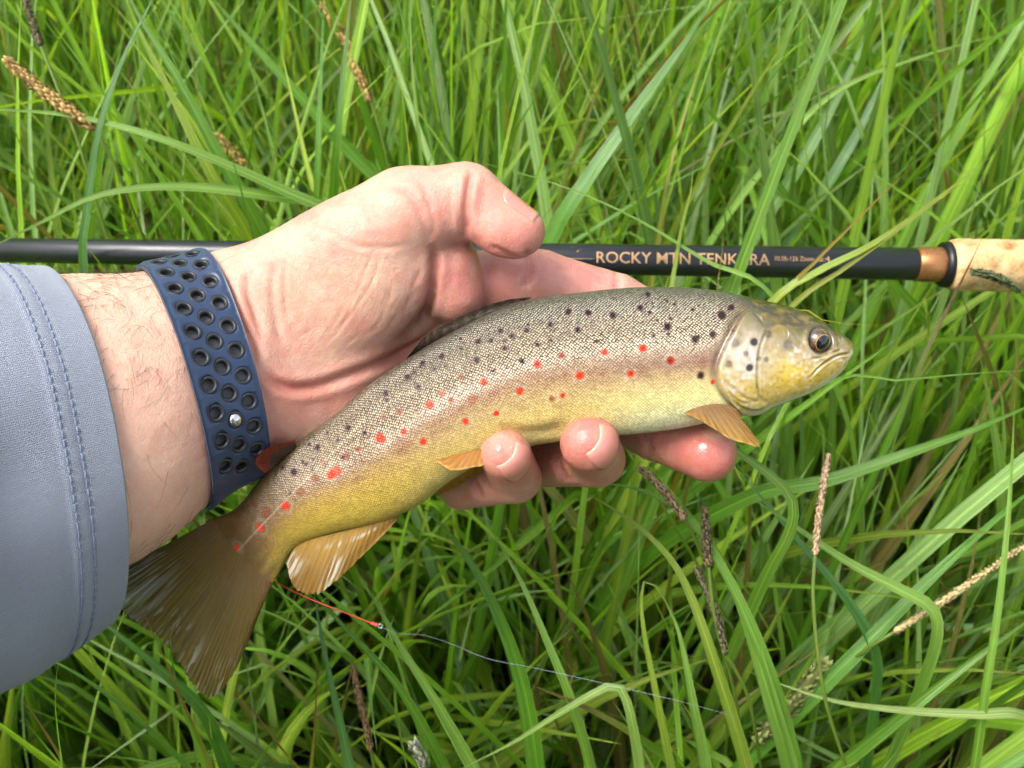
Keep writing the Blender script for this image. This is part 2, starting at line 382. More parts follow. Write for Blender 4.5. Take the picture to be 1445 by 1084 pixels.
def surf_nets(fn, lo, hi, h):
    n = np.ceil((hi - lo) / h).astype(int) + 1
    cs = 5; nc = n // cs + 2
    g = np.stack(np.meshgrid(*[lo[i] + h * cs * np.arange(nc[i]) for i in range(3)], indexing='ij'), -1)
    dc = fn(g.reshape(-1, 3)).reshape(nc)
    f = np.repeat(np.repeat(np.repeat(dc, cs, 0), cs, 1), cs, 2)[:n[0], :n[1], :n[2]].astype(np.float32)
    # refine where near the surface
    I = np.argwhere(np.abs(f) < h * cs * 2.2)
    for s in range(0, len(I), 400000):
        J = I[s:s + 400000]; f[J[:, 0], J[:, 1], J[:, 2]] = fn(lo + J * h)
    s = f < 0
    c = np.zeros(n - 1, np.int8)
    for dx in (0, 1):
        for dy in (0, 1):
            for dz in (0, 1): c += s[dx:n[0] - 1 + dx, dy:n[1] - 1 + dy, dz:n[2] - 1 + dz]
    A = np.argwhere((c > 0) & (c < 8)); idx = np.full(n - 1, -1, np.int64); idx[A[:, 0], A[:, 1], A[:, 2]] = np.arange(len(A))
    acc = np.zeros((len(A), 3)); cnt = np.zeros(len(A))
    corners = [(a, b, e) for a in (0, 1) for b in (0, 1) for e in (0, 1)]
    for p in corners:
        for ax in range(3):
            if p[ax]: continue
            q = list(p); q[ax] = 1
            fa = f[A[:, 0] + p[0], A[:, 1] + p[1], A[:, 2] + p[2]]; fb = f[A[:, 0] + q[0], A[:, 1] + q[1], A[:, 2] + q[2]]
            m = (fa < 0) != (fb < 0); t = fa / (fa - fb + 1e-12)
            pt = np.tile(np.array(p, float), (len(A), 1)); pt[:, ax] = t
            acc[m] += pt[m]; cnt[m] += 1
    V = lo + h * (A + acc / cnt[:, None])
    Fs = []
    for ax in range(3):
        u, v = (ax + 1) % 3, (ax + 2) % 3
        sl0 = [slice(None)] * 3; sl1 = [slice(None)] * 3; sl0[ax] = slice(0, -1); sl1[ax] = slice(1, None)
        e = s[tuple(sl0)] != s[tuple(sl1)]; E = np.argwhere(e)
        E = E[(E[:, u] > 0) & (E[:, v] > 0) & (E[:, u] < n[u] - 1) & (E[:, v] < n[v] - 1)]
        ins = s[E[:, 0], E[:, 1], E[:, 2]]
        def at(du, dv):
            K = E.copy(); K[:, u] -= du; K[:, v] -= dv; return idx[K[:, 0], K[:, 1], K[:, 2]]
        Q = np.stack([at(1, 1), at(0, 1), at(0, 0), at(1, 0)], -1); Q[~ins] = Q[~ins][:, ::-1]; Fs.append(Q)
    F = np.concatenate(Fs); F = F[(F >= 0).all(1)]
    return V, F
lo = np.array([-205., -75., -58.]); hi = np.array([80., 85., 78.])
AV, AFc = surf_nets(arm_sdf, lo, hi, 1.15)
# subdivide once so that creases have vertices to live on
tmp = bpy.data.objects.new('tmp_arm', mesh_data('tmp_arm', AV, AFc)); COL.objects.link(tmp)
ms = tmp.modifiers.new('s', 'SUBSURF'); ms.levels = 1; ms.render_levels = 1
me2 = bpy.data.meshes.new_from_object(tmp.evaluated_get(bpy.context.evaluated_depsgraph_get()))
AV = np.empty(len(me2.vertices) * 3, np.float32); me2.vertices.foreach_get('co', AV); AV = AV.reshape(-1, 3).astype(float)
AN = np.empty(len(AV) * 3, np.float32); me2.vertex_normals.foreach_get('vector', AN); AN = AN.reshape(-1, 3).astype(float)
AFc = np.empty(len(me2.loops), np.int32); me2.loops.foreach_get('vertex_index', AFc); AFc = AFc.reshape(-1, 4)
bpy.data.objects.remove(tmp); bpy.data.meshes.remove(me2)

apx = topx(AV); facing = sstep(0.02, 0.35, AN[:, 2]); front = facing * sstep(-34, -22, AV[:, 2])
CREASE = [  # (polyline in the photo, half width px, depth mm)
    ([(366, 505), (380, 530), (402, 546), (432, 548), (467, 539), (540, 511), (598, 480), (630, 450)], 6.5, 1.5),
    ([(668, 240), (661, 262), (657, 300), (658, 338)], 5.5, 1.3),
    ([(607, 343), (613, 362), (612, 392), (606, 425), (592, 462)], 6, 1.5),
    ([(560, 262), (585, 285), (600, 318), (607, 345)], 6, 0.55), ([(596, 262), (606, 290), (612, 320), (610, 342)], 4.5, 0.4),
    ([(640, 258), (636, 285), (640, 320)], 4, 0.3), ([(650, 248), (645, 285), (649, 325)], 4, 0.35),
    ([(307, 378), (325, 420), (340, 455), (358, 487), (366, 530)], 6.5, 1.0), ([(352, 372), (350, 410), (362, 452), (372, 490)], 5, 0.6),
    ([(390, 360), (384, 410), (390, 455), (400, 492)], 5, 0.45), ([(405, 350), (401, 400), (405, 450)], 4, 0.3),
    ([(744, 352), (747, 378), (741, 408)], 5.5, 0.9), ([(690, 345), (722, 362), (745, 366)], 4, 0.5),
    ([(866, 372), (872, 395), (868, 412)], 5, 0.5),
    ([(662, 652), (669, 680), (682, 706)], 4.5, 1.0), ([(784, 642), (790, 662), (800, 680)], 4.5, 0.9),
    ([(905, 605), (915, 625), (918, 648)], 5, 0.5),
    ([(430, 300), (470, 330), (505, 345), (545, 350), (585, 343)], 4, 0.22), ([(455, 318), (490, 345), (530, 352)], 3, 0.18),
]
for k in range(15):                                   # fine wrinkles fanning over the thenar pad
    x0 = 612 - k * 11 + rng.uniform(-9, 9); y0 = 372 + rng.uniform(-16, 34) - k * 2; q = rng.uniform(.55, 1.1); j = rng.normal(0, 5, 4)
    CREASE.append(([(x0 + j[0], y0), (x0 - 18 * q + j[1], y0 + 46 * q + k), (x0 - 44 * q + j[2], y0 + 92 * q + 3 * k), (x0 - 80 * q + j[3], y0 + 124 * q + 3 * k)], rng.uniform(2, 3.6), rng.uniform(0.03, 0.15)))
for k in range(16):
    x0 = rng.uniform(400, 600); y0 = rng.uniform(300, 480); a = rng.uniform(0.2, 1.3); l = rng.uniform(18, 46)
    CREASE.append(([(x0, y0), (x0 + l * .5 * math.cos(a) + 3, y0 + l * .5 * math.sin(a)), (x0 + l * math.cos(a), y0 + l * math.sin(a))], 2.2, rng.uniform(0.06, 0.14)))
disp = np.zeros(len(AV)); crease_col = np.zeros(len(AV))
for poly, wd, dp in CREASE:
    poly = catmull(np.array(poly, float), 24)
    bb0 = poly.min(0) - wd * 5; bb1 = poly.max(0) + wd * 5
    m = np.where((apx > bb0).all(1) & (apx < bb1).all(1) & (front > 0))[0]
    if not len(m): continue
    d, tt = poly_dist(apx[m], poly); end = np.clip(np.minimum(tt, 1 - tt) * 6, 0, 1)
    g = np.exp(-(d / wd) ** 2) * end
    disp[m] += (-dp * g + 0.35 * dp * np.exp(-((d - 2.2 * wd) / (1.2 * wd)) ** 2) * end) * front[m]
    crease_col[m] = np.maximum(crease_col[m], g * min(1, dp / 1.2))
disp += 0.12 * vnoise(AV / 6.0, 3) + 0.05 * vnoise(AV / 2.2, 5)
AV2 = AV + AN * disp[:, None]

# skin colour
fore_f = 1 - sstep(-98, -84, (AV - WR) @ AX * 0 + AV[:, 0])      # 1 on the forearm, 0 on the hand
c = np.tile(lin((222, 180, 156)), (len(AV), 1))
def blob(px, py, rx, ry, col, s, zmin=-99):
    global c
    m = (np.abs(apx[:, 0] - px) < 2.6 * rx) & (np.abs(apx[:, 1] - py) < 2.6 * ry); q = apx[m]
    g = np.exp(-(((q[:, 0] - px) / rx) ** 2 + ((q[:, 1] - py) / ry) ** 2)) * s
    c[m] = mixc(c[m], lin(col), np.clip(g, 0, 1))
c = mixc(c, lin((246, 206, 178)), fore_f)
PINK = (220, 126, 118)
blob(480, 420, 90, 90, (222, 186, 150), 0.7); blob(430, 450, 40, 40, (206, 178, 150), 0.5)
blob(650, 395, 42, 60, PINK, 0.75); blob(720, 335, 70, 55, (224, 142, 124), 0.75); blob(640, 270, 60, 45, (230, 160, 138), 0.6)
blob(520, 300, 90, 40, (232, 172, 148), 0.5); blob(700, 395, 60, 40, (228, 146, 132), 0.7); blob(830, 385, 120, 40, (236, 158, 144), 0.75)
blob(430, 560, 75, 32, (226, 146, 126), 0.75); blob(400, 590, 60, 60, (232, 172, 148), 0.5); blob(560, 510, 80, 30, (228, 150, 132), 0.6)
blob(715, 640, 46, 60, (216, 126, 108), 0.85); blob(833, 630, 50, 60, (216, 124, 108), 0.85); blob(990, 640, 80, 60, (206, 108, 98), 0.9); blob(708, 606, 26, 22, (214, 104, 96), 0.6); blob(826, 592, 28, 22, (214, 104, 96), 0.6); blob(1025, 650, 26, 30, (224, 128, 112), 0.6)
blob(650, 690, 40, 30, (206, 128, 104), 0.7); blob(780, 655, 40, 40, (204, 122, 102), 0.7); blob(350, 460, 14, 50, (226, 150, 128), 0.6)
blob(540, 330, 26, 10, (220, 140, 124), 0.5); blob(470, 350, 30, 16, (226, 160, 138), 0.4)
handf = 1 - fore_f
b1 = vnoise(AV / 9.0, 51) + .6 * vnoise(AV / 4.0, 52) + .4 * vnoise(AV / 1.8, 53)
c = mixc(c, lin((214, 122, 110)), np.clip(.30 * (b1 - .05), 0, .38) * handf); c = mixc(c, lin((232, 206, 172)), np.clip(.42 * (-b1 - .1), 0, .42) * handf)
for k in range(60):
    x0, y0 = rng.uniform(380, 700), rng.uniform(240, 620); r0 = rng.uniform(4, 14)
    blob(x0, y0, r0, r0 * rng.uniform(.4, 1.3), (218, 128, 114) if rng.random() < .55 else (238, 212, 182), rng.uniform(.15, .35))
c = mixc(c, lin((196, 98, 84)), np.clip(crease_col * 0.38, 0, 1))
mott = 0.5 + 0.5 * vnoise(AV / 3.2, 11)
c = mixc(c, lin((212, 140, 116)), 0.18 * mott)
wet = np.clip(np.exp(-(((apx[:, 0] - 985) / 70) ** 2 + ((apx[:, 1] - 640) / 60) ** 2)) * 1.3 + 0.55 * np.exp(-(((apx[:, 0] - 770) / 110) ** 2 + ((apx[:, 1] - 640) / 50) ** 2))
              + 0.5 * np.exp(-(((apx[:, 0] - 780) / 130) ** 2 + ((apx[:, 1] - 390) / 40) ** 2)), 0, 1)

PL = wld(CU - np.array([0, 0, 40.0])); PL[2] = 0.0
person = thing('person', 'person in a grey-blue long sleeve, left palm up cradling the spotted trout', 'person', tuple(PL))
c = c * (np.array([.75, .73, .745]) * (1 - fore_f[:, None]) + np.array([.84, .82, .83]) * fore_f[:, None])
arm = part('arm', wld(AV2), AFc, M['skin'], person, col=c, attrs={'wet': wet})
arm['label'] = 'bare forearm and open left hand, thumb curled in, fingertips around the belly of the fish'

def trace(O, Dv, n=60, f=0.7):
    P = np.array(O, float)
    for _ in range(n):
        P = P + Dv * (arm_sdf(P) * f)[:, None]
    return P
def nail(label, base, tip, dors, length, width, back, lift=0.08):
    """plate hugging the fingertip: follows the finger surface seen from its dorsal side"""
    base, tip, dors = w(*base), w(*tip), np.array(dors, float)
    ax = norm(tip - base); dors = norm(dors - ax * (dors @ ax)); sd_ = np.cross(ax, dors)
    nu, nv = 15, 13
    u = np.linspace(-1, 1, nu); v = np.linspace(0, 1, nv)
    U, Vv = np.meshgrid(u, v, indexing='ij')
    ang = U * width; al = back + Vv * length
    rad = 16.0
    shrink = np.where(Vv < 0.3, np.sqrt(np.clip(1 - ((0.3 - Vv) / 0.3) ** 2 * 0.75, 0, 1)), 1.0)
    ang = ang * shrink
    dirs = dors * np.cos(ang)[..., None] + sd_ * np.sin(ang)[..., None]
    O = base + ax * al[..., None] + dirs * rad
    S = trace(O.reshape(-1, 3), -dirs.reshape(-1, 3)).reshape(nu, nv, 3)
    S = S + dirs * lift
    # nails are stiff: keep the free edge from wrapping over the tip
    top = S; bot = S - dirs * 0.35
    V = np.concatenate([top.reshape(-1, 3), bot.reshape(-1, 3)])
    F = grid_faces(nu, nv); n0 = nu * nv
    rim = [i * nv for i in range(nu)] + [(nu - 1) * nv + j for j in range(1, nv)] + [i * nv + nv - 1 for i in range(nu - 2, -1, -1)] + [j for j in range(nv - 2, 0, -1)]
    rim = np.array(rim); r2 = np.roll(rim, -1)
    F = np.concatenate([F, F[:, ::-1] + n0, np.stack([rim, rim + n0, r2 + n0, r2], -1)])
    cc = np.tile(lin((196, 128, 112)), (n0, 1)); vv = Vv.ravel()
    cc = mixc(cc, lin((200, 148, 130)), sstep(0.88, 0.95, vv)); cc = mixc(cc, lin((204, 144, 128)), 0.6 * (1 - sstep(0.05, 0.25, vv)))
    o = part('fingernail', wld(V), F, M['nail'], person, col=np.concatenate([cc, cc]))
    o['label'] = label
nail('fingernail of the little finger', (742, 670, -6), (708, 640, 9), (0.72, -0.42, 0.55), 10, 0.85, 12.5)
nail('fingernail of the ring finger', (864, 650, -6), (830, 622, 8), (0.80, -0.28, 0.55), 11, 0.85, 12.0)
nail('thumbnail seen edge-on', (666, 290, 5), (733, 325, 7), (0.45, 0.84, 0.30), 12.5, 0.8, 8.0)

# forearm hair: many fine curved strands, one part
def hair_strands():
    Vs, Fs, off = [], [], 0
    px_ok = (apx[:, 0] > 40) & (apx[:, 0] < 300) & (apx[:, 1] > 350) & (apx[:, 1] < 830) & (AV[:, 2] > -40)
    cand = np.where(px_ok)[0]
    dens = np.where(apx[cand, 1] < 560, 1.0, 0.22) * (1.0 + 1.5 * (apx[cand, 1] < 430)) * (1 - 0.7 * (apx[cand, 0] > 262) * (apx[cand, 1] > 420))
    dens += 0.5 * ((AN[cand, 1] < -0.55))
    p = dens / dens.sum(); pick = rng.choice(cand, 800, p=p)
    for i in pick:
        nrm = AN[i]; along = norm(-AX * 0.5 + np.array([0.2, -0.6, 0]) + rng.normal(0, .38, 3)); along = norm(along - nrm * (along @ nrm))
        L = rng.uniform(4, 11); curl = np.cross(nrm, along) * rng.normal(0, .45)
        s = np.linspace(0, 1, 7)[:, None]
        P = AV2[i] + along * L * s + curl * L * s ** 2 + nrm * (0.15 + L * 0.22 * np.sin(np.clip(s, 0, 1) * 2.4) * rng.uniform(.2, 1.0))
        V, F = tube(P, 0.058 * (1 - 0.7 * s[:, 0]), 3); Vs.append(V); Fs.append(F + off); off += len(V)
    return np.concatenate(Vs), np.concatenate(Fs)
hv, hf = hair_strands()
tag(part('arm_hair', wld(hv), hf, M['hair'], person), 'fine dark hair on the forearm', kind='stuff')

# ------------------------------------------------------------------ sleeve
def sleeve():
    # cuff ring and further rings up the arm; wide direction in the picture plane
    nu, nv = 120, 150
    ch = [((48, 383), (140, 885), 14), ((-20, 375), (78, 930), 22), ((-120, 374), (-15, 990), 34), ((-290, 392), (-180, 1050), 58)]
    tp_ = [w(*a_, z_) for a_, b_, z_ in ch]; bt_ = [w(*b_, z_) for a_, b_, z_ in ch]; wd_ = norm(tp_[3] - bt_[3])
    for q_, r_ in (((-.262, .045, .520), 62), ((-.292, -.01, .532), 59), ((-.290, -.06, .568), 54)):      # round the elbow into the upper arm
        e_ = to_local(np.array(q_)); tp_.append(e_ + wd_ * r_); bt_.append(e_ - wd_ * r_)
    top_ = catmull(np.array(tp_), nv); bot_ = catmull(np.array(bt_), nv)
    th = np.linspace(0, 2 * np.pi, nu, endpoint=False)
    cen = (top_ + bot_) / 2; rw = np.linalg.norm(top_ - bot_, axis=1) / 2; rt = rw * 0.80
    s = np.r_[0, np.cumsum(np.linalg.norm(np.diff(cen, axis=0), axis=1))]
    wide = norm(top_[0] - bot_[0]); SA = np.array([wide[1], -wide[0], 0]); SA = norm(SA + np.array([0, 0, -0.85]))
    thick = norm(np.cross(SA, wide)); thick = thick if thick[2] > 0 else -thick
    C, S = np.cos(th), np.sin(th)
    P = cen[:, None] + rw[:, None, None] * np.sign(C)[None, :, None] * (np.abs(C) ** 0.94)[None, :, None] * wide + rt[:, None, None] * S[None, :, None] * thick
    dirs = C[:, None] * wide + S[:, None] * thick                # keep clear of the arm inside
    key = np.arange(0, 66, 6)
    RA = np.stack([np.linalg.norm(trace(cen[i_] + dirs * 75, -dirs, 26, .9) - cen[i_], axis=1) + 2.2 for i_ in key]); RA = np.where(RA < 72, RA, 0)
    for i_ in range(60):
        f_ = i_ / 6; k_ = int(f_); ra_ = RA[k_] * (1 - f_ + k_) + RA[k_ + 1] * (f_ - k_); r0_ = np.linalg.norm(P[i_] - cen[i_], axis=1)
        P[i_] = cen[i_] + dirs * (np.maximum(r0_, ra_) + .8 * np.exp(-np.abs(r0_ - ra_) / 1.2))[:, None]
    TH = np.broadcast_to(th, (nv, nu)); SS = np.broadcast_to(s[:, None], (nv, nu))
    out = C[None, :, None] * wide + S[None, :, None] * thick
    f = 0.55 * np.sin(3 * TH + SS * 0.035 + 0.6) * sstep(0, 50, SS) * 2.2
    f += 1.6 * np.exp(-((SS - 44 - 7 * np.sin(TH * 2 + .5)) / 6.5) ** 2) * (0.6 + 0.4 * np.sin(TH + 1)) - 1.1 * np.exp(-((SS - 56 - 9 * np.sin(TH * 2 + .5)) / 6) ** 2)
    f += .9 * np.sin(TH * 9 + SS * .11) * np.exp(-((SS - 34) / 14) ** 2) * sstep(16, 24, SS)
    f += 1.5 * np.exp(-((SS - 78 + 12 * np.sin(TH + 1.3)) / 8) ** 2)
    hem = 15.0
    f += -0.55 * sstep(hem - 0.3, hem + 0.8, SS) - 0.30 * np.exp(-((SS - hem + 1) / 0.7) ** 2) - 0.30 * np.exp(-((SS - hem + 5) / 0.7) ** 2)
    f += 0.18 * np.sin(TH * 70) * np.exp(-((SS - hem + 3) / 5) ** 2)
    f += 0.5 * vnoise(np.stack([np.cos(TH) * 3, np.sin(TH) * 3, SS / 14], -1).reshape(-1, 3), 4).reshape(nv, nu)
    P = P + out * f[..., None]
    inner = P - out * 1.3
    # rolled edge
    e1 = P[0] - SA * 0.0 + SA * 0.55 - out[0] * 0.65
    rings = np.concatenate([inner[:40][::-1], e1[None], P], 0)
    V = rings.reshape(-1, 3); F = grid_faces(len(rings), nu, closed_v=True)
    uu = np.broadcast_to(th * 50, (len(rings), nu)); vv = np.r_[s[:40][::-1], 0, s][:, None] + 0 * uu
    o = part('sleeve', wld(V), F, M['cloth'], person, uv=np.stack([uu.ravel(), vv.ravel()], -1))
    o['label'] = 'grey-blue knit sleeve cuff with a double row of stitching'
    # stitches: short raised threads along the two hem rows
    Vs, Fs, off = [], [], 0
    for row in (hem - 1.0, hem - 5.0):
        a0 = 0.0
        while a0 < 2 * np.pi - 0.03:
            a = np.linspace(a0, a0 + 0.036, 5); lift = np.sin(np.linspace(0, np.pi, 5))
            j = a / (2 * np.pi) * nu; i = np.interp(row, s, np.arange(nv)); i0 = int(i); fr = i - i0
            pts = []
            for jj, lf in zip(j, lift):
                j0 = int(jj) % nu; j1 = (j0 + 1) % nu; fj = jj - int(jj)
                q = (P[i0, j0] * (1 - fj) + P[i0, j1] * fj) * (1 - fr) + (P[i0 + 1, j0] * (1 - fj) + P[i0 + 1, j1] * fj) * fr
                pts.append(q + out[0, j0] * (0.12 + 0.22 * lf))
            V, F = tube(np.array(pts), 0.26, 5); Vs.append(V); Fs.append(F + off); off += len(V); a0 += 0.050
    st = part('stitching', wld(np.concatenate(Vs)), np.concatenate(Fs), M['stitch'], o)
    st['kind'] = 'stuff'
sleeve()

# ------------------------------------------------------------------ watch band
def watch_band():
    BC = w(281, 520, -2); B0, B1 = w(237, 366, 0), w(322, 668, 0)
    up = norm(B0 - B1); ax = np.array([-up[1], up[0], 0]); ax = norm((ax if ax[0] > 0 else -ax) + np.array([0, 0, -0.55])); fr = np.cross(ax, up); fr = fr if fr[2] > 0 else -fr
    HW = 9.8; n = 144
    th = np.linspace(0, 2 * np.pi, n, endpoint=False)             # 0 = front, +90 = up
    def ring(off):
        D = np.cos(th)[:, None] * fr + np.sin(th)[:, None] * up
        O = BC + ax * off + D * 60
        R = np.linalg.norm(trace(O, -D, 70) - BC - ax * off, axis=1)
        F = np.fft.rfft(R); F[9:] = 0; return np.fft.irfft(F, n) + 0.35
    offs = np.linspace(-HW, HW, 5); RR = np.stack([ring(o) for o in offs])
    RR = np.maximum(RR, 0.5 * RR + 0.5 * RR.mean(0))                              # silicone bridges small hollows
    a_s = np.linspace(0, 2 * np.pi, 721); rm = np.interp(a_s, np.r_[th, 2 * np.pi], np.r_[RR.mean(0), RR.mean(0)[0]])
    arc = np.r_[0, np.cumsum(0.5 * (rm[1:] + rm[:-1]) * np.diff(a_s))]; per = arc[-1]
    def surf(t, u, h):
        """t mm along the band from its front (positive downwards), u mm across, h mm above skin"""
        t = np.asarray(t, float); u = np.asarray(u, float)
        a = -np.interp(np.mod(-t, per), arc, a_s); a = -a
        ai = np.mod(a / (2 * np.pi) * n, n); i0 = ai.astype(int) % n; i1 = (i0 + 1) % n; fa = ai - np.floor(ai)
        ui = np.clip((u + HW) / (2 * HW) * 4, 0, 3.999); k = ui.astype(int); fu = ui - k
        r = (RR[k, i0] * (1 - fa) + RR[k, i1] * fa) * (1 - fu) + (RR[k + 1, i0] * (1 - fa) + RR[k + 1, i1] * fa) * fu
        D = np.cos(a)[..., None] * fr + np.sin(a)[..., None] * up
        return BC + ax * u[..., None] + D * (r + h)[..., None], D
    th_b = 2.3; pitch = 7.35; cw = 5.3; rh = 2.35
    # hexagonal cells, each with a round hole; cells share their boundary points
    cells = []
    rows = range(-5, 6)
    Vt, Ft = [], []
    key = {}
    def vid(t, u, h):
        k = (round(t, 3), round(u, 3), round(h, 3))
        if k not in key: key[k] = len(Vt); Vt.append((t, u, h))
        return key[k]
    holes = []
    def crown(u): return th_b - 0.7 * np.clip((abs(u) - HW + 2.0) / 2.0, 0, 1) ** 2
    t_lo, t_hi = -5.5 * pitch, 4.5 * pitch
    for col in (-1, 0, 1):
        for r_ in rows:
            tc = (r_ + (0.5 if col == 0 else 0.0)) * pitch - (0 if col else pitch); tc = tc + pitch * 0.0
            if tc < t_lo - 0.01 or tc > t_hi + 0.01: continue
            p = pitch / 2; x = cw / 2; e = 0.9
            if col == 0: poly = [(-p, -x + e), (0, -x - e), (p, -x + e), (p, x - e), (0, x + e), (-p, x - e)]
            elif col == -1: poly = [(-p, -(HW - cw)), (p, -(HW - cw)), (p, x - e), (0, x + e), (-p, x - e)]
            else: poly = [(-p, -x + e), (0, -x - e), (p, -x + e), (p, HW - cw), (-p, HW - cw)]
            uc = col * cw; pts = []
            for a, b in zip(poly, poly[1:] + poly[:1]):
                for k in range(5): pts.append((a[0] + (b[0] - a[0]) * k / 5, a[1] + (b[1] - a[1]) * k / 5))
            ang = [math.atan2(q[1], q[0]) for q in pts]
            for lev in (0, 1):
                sgn = lev == 0
                hh = lambda u: crown(u) if sgn else 0.0
                ring0 = [vid(tc + q[0], uc + q[1], hh(uc + q[1])) for q in pts]
                ringm = [vid(tc + 0.5 * (q[0] + rh * math.cos(a)), uc + 0.5 * (q[1] + rh * math.sin(a)), hh(uc + 0.5 * (q[1] + rh * math.sin(a)))) for q, a in zip(pts, ang)]
                ring1 = [vid(tc + rh * math.cos(a), uc + rh * math.sin(a), hh(uc)) for a in ang]
                for R0, R1 in ((ring0, ringm), (ringm, ring1)):
                    for k in range(len(pts)):
                        k1 = (k + 1) % len(pts); q = [R0[k], R0[k1], R1[k1], R1[k]]
                        Ft.append(q if sgn else q[::-1])
                if sgn: rt = ring1
            for k in range(len(pts)):
                k1 = (k + 1) % len(pts); Ft.append([rt[k], rt[k1], ring1[k1], ring1[k]])
            holes.append((tc, uc))
    # plain strip closing the loop behind the wrist, ends butted to the perforated strip
    def strip(t0, t1, nt, us):
        g = [[vid(t, u, crown(u)) for u in us] for t in np.linspace(t0, t1, nt)]
        g2 = [[vid(t, u, 0.0) for u in us] for t in np.linspace(t0, t1, nt)]
        for i in range(nt - 1):
            for j in range(len(us) - 1):
                Ft.append([g[i][j], g[i][j + 1], g[i + 1][j + 1], g[i + 1][j]]); Ft.append([g2[i][j], g2[i + 1][j], g2[i + 1][j + 1], g2[i][j + 1]])
            Ft.append([g[i][0], g[i + 1][0], g2[i + 1][0], g2[i][0]]); Ft.append([g[i][-1], g2[i][-1], g2[i + 1][-1], g[i + 1][-1]])
    tmax = max(t for t, u in holes) + pitch / 2; tmin = min(t for t, u in holes if u) - pitch / 2
    us = list(np.linspace(-HW, HW, 13))
    strip(tmax - 0.2, per / 2 - 9, 24, us); strip(-per / 2 + 9, tmin + 0.2, 20, us)
    for sg in (-1, 1):                                            # close the corners beside the last middle hole
        uu_ = np.linspace(1.8, HW - .02, 6) * sg; gt = [[vid(t, u, crown(u) - .08) for u in uu_] for t in np.linspace(4.5 * pitch - .05, 5 * pitch + .1, 5)]
        for i in range(4):
            for j in range(5):
                q = [gt[i][j], gt[i][j + 1], gt[i + 1][j + 1], gt[i + 1][j]]; Ft.append(q if sg > 0 else q[::-1])
    # side walls of the perforated part
    side = np.arange(tmin, tmax - pitch / 2 + pitch + 0.01, pitch / 5)
    for u, fl in ((-HW, False), (HW, True)):
        for a, b in zip(side[:-1], side[1:]):
            q = [vid(a, u, crown(u)), vid(b, u, crown(u)), vid(b, u, 0.0), vid(a, u, 0.0)]; Ft.append(q if not fl else q[::-1])
    Vt_ = np.array(Vt); P, _ = surf(Vt_[:, 0], Vt_[:, 1], Vt_[:, 2])
    base = wld(BC - fr * 30)
    root = thing('watch_band', 'blue perforated silicone watch band around the wrist', 'watch band', tuple(base))
    part('strap', wld(P), Ft, M['band'], root)
    tl_ = np.linspace(-5.6 * pitch, 4.6 * pitch, 60)
    g_ = np.stack([surf(tl_, 0 * tl_ + u_, 0 * tl_ + .25)[0] for u_ in np.linspace(-HW + .6, HW - .6, 9)], 1)
    part('inner_strap', wld(g_.reshape(-1, 3)), grid_faces(60, 9), M['inner'], root)['label'] = 'tucked end of the strap seen through the holes'
    # eyelets: black liners in the holes, shared mesh
    prof = [(2.56, 0.02), (2.48, 0.14), (2.0, 0.08), (1.66, -0.10), (1.58, -0.5), (1.50, -2.1)]
    k = 20; a = np.linspace(0, 2 * np.pi, k, endpoint=False)
    EV = np.concatenate([np.stack([r * np.cos(a), r * np.sin(a), 0 * a + z], -1) for r, z in prof]) * 0.001
    em = mesh_data('eyelet', EV, grid_faces(len(prof), k, closed_v=True)[:, ::-1], M['eyelet'])
    pin = None
    for (tc, uc) in holes:
        p0, D = surf(np.array([tc]), np.array([uc]), np.array([th_b])); pa, _ = surf(np.array([tc + 1.5]), np.array([uc]), np.array([th_b])); pb, _ = surf(np.array([tc - 1.5]), np.array([uc]), np.array([th_b]))
        X = norm(wld(pa)[0] - wld(pb)[0]); Yv = AR * ax[0] + AU * ax[1] - AF * ax[2]; Yv = norm(Yv - X * (Yv @ X)); Z = np.cross(X, Yv)
        Dw = AR * D[0][0] + AU * D[0][1] - AF * D[0][2]
        if Z @ Dw < 0: Yv = -Yv; Z = -Z
        m4 = Matrix(np.column_stack([np.r_[X, 0], np.r_[Yv, 0], np.r_[Z, 0], np.r_[wld(p0)[0] - base, 1]]).tolist())
        o = bpy.data.objects.new('eyelet', em); COL.objects.link(o); o.parent = root; o.matrix_basis = m4
        q = topx(p0)[0]
        if uc == 0 and math.hypot(q[0] - 320, q[1] - 580) < (pin[0] if pin else 1e9): pin = (math.hypot(q[0] - 320, q[1] - 580), m4)
    pr = [(1.9, -0.6), (1.95, 0.1), (1.8, 0.5), (1.3, 0.85), (0.6, 1.02), (0.02, 1.06)]
    PV = np.concatenate([np.stack([r * np.cos(a), r * np.sin(a), 0 * a + z], -1) for r, z in pr]) * 0.001
    o = bpy.data.objects.new('pin', mesh_data('pin', PV, grid_faces(len(pr), k, closed_v=True)[:, ::-1], M['steel'])); COL.objects.link(o); o.parent = root; o.matrix_basis = pin[1]
    o['label'] = 'polished steel closure pin'
    # watch case on the far side of the wrist: rounded slab, its black rim just shows below the band
    ch = []
    T0 = per / 2
    nn = 48; aa = np.linspace(0, 2 * np.pi, nn, endpoint=False)
    pc, Dc = surf(np.array([T0]), np.array([0.0]), np.array([0.0])); Dc = Dc[0]; tx = norm(np.cross(ax, Dc))
    for h, k_ in ((-0.5, 0.94), (1, 1.0), (7, 1.0), (9, 0.95), (10.2, 0.86), (10.4, 0.02)):
        ex = np.sign(np.cos(aa)) * np.abs(np.cos(aa)) ** 0.5 * 19 * k_; ey = np.sign(np.sin(aa)) * np.abs(np.sin(aa)) ** 0.5 * 14.5 * k_
        ch.append(pc[0] + Dc * h + ex[:, None] * ax * 0.9 + ey[:, None] * tx)
    part('watch_case', wld(np.concatenate(ch)), grid_faces(len(ch), nn, closed_v=True), M['blackrub'], root)
watch_band()

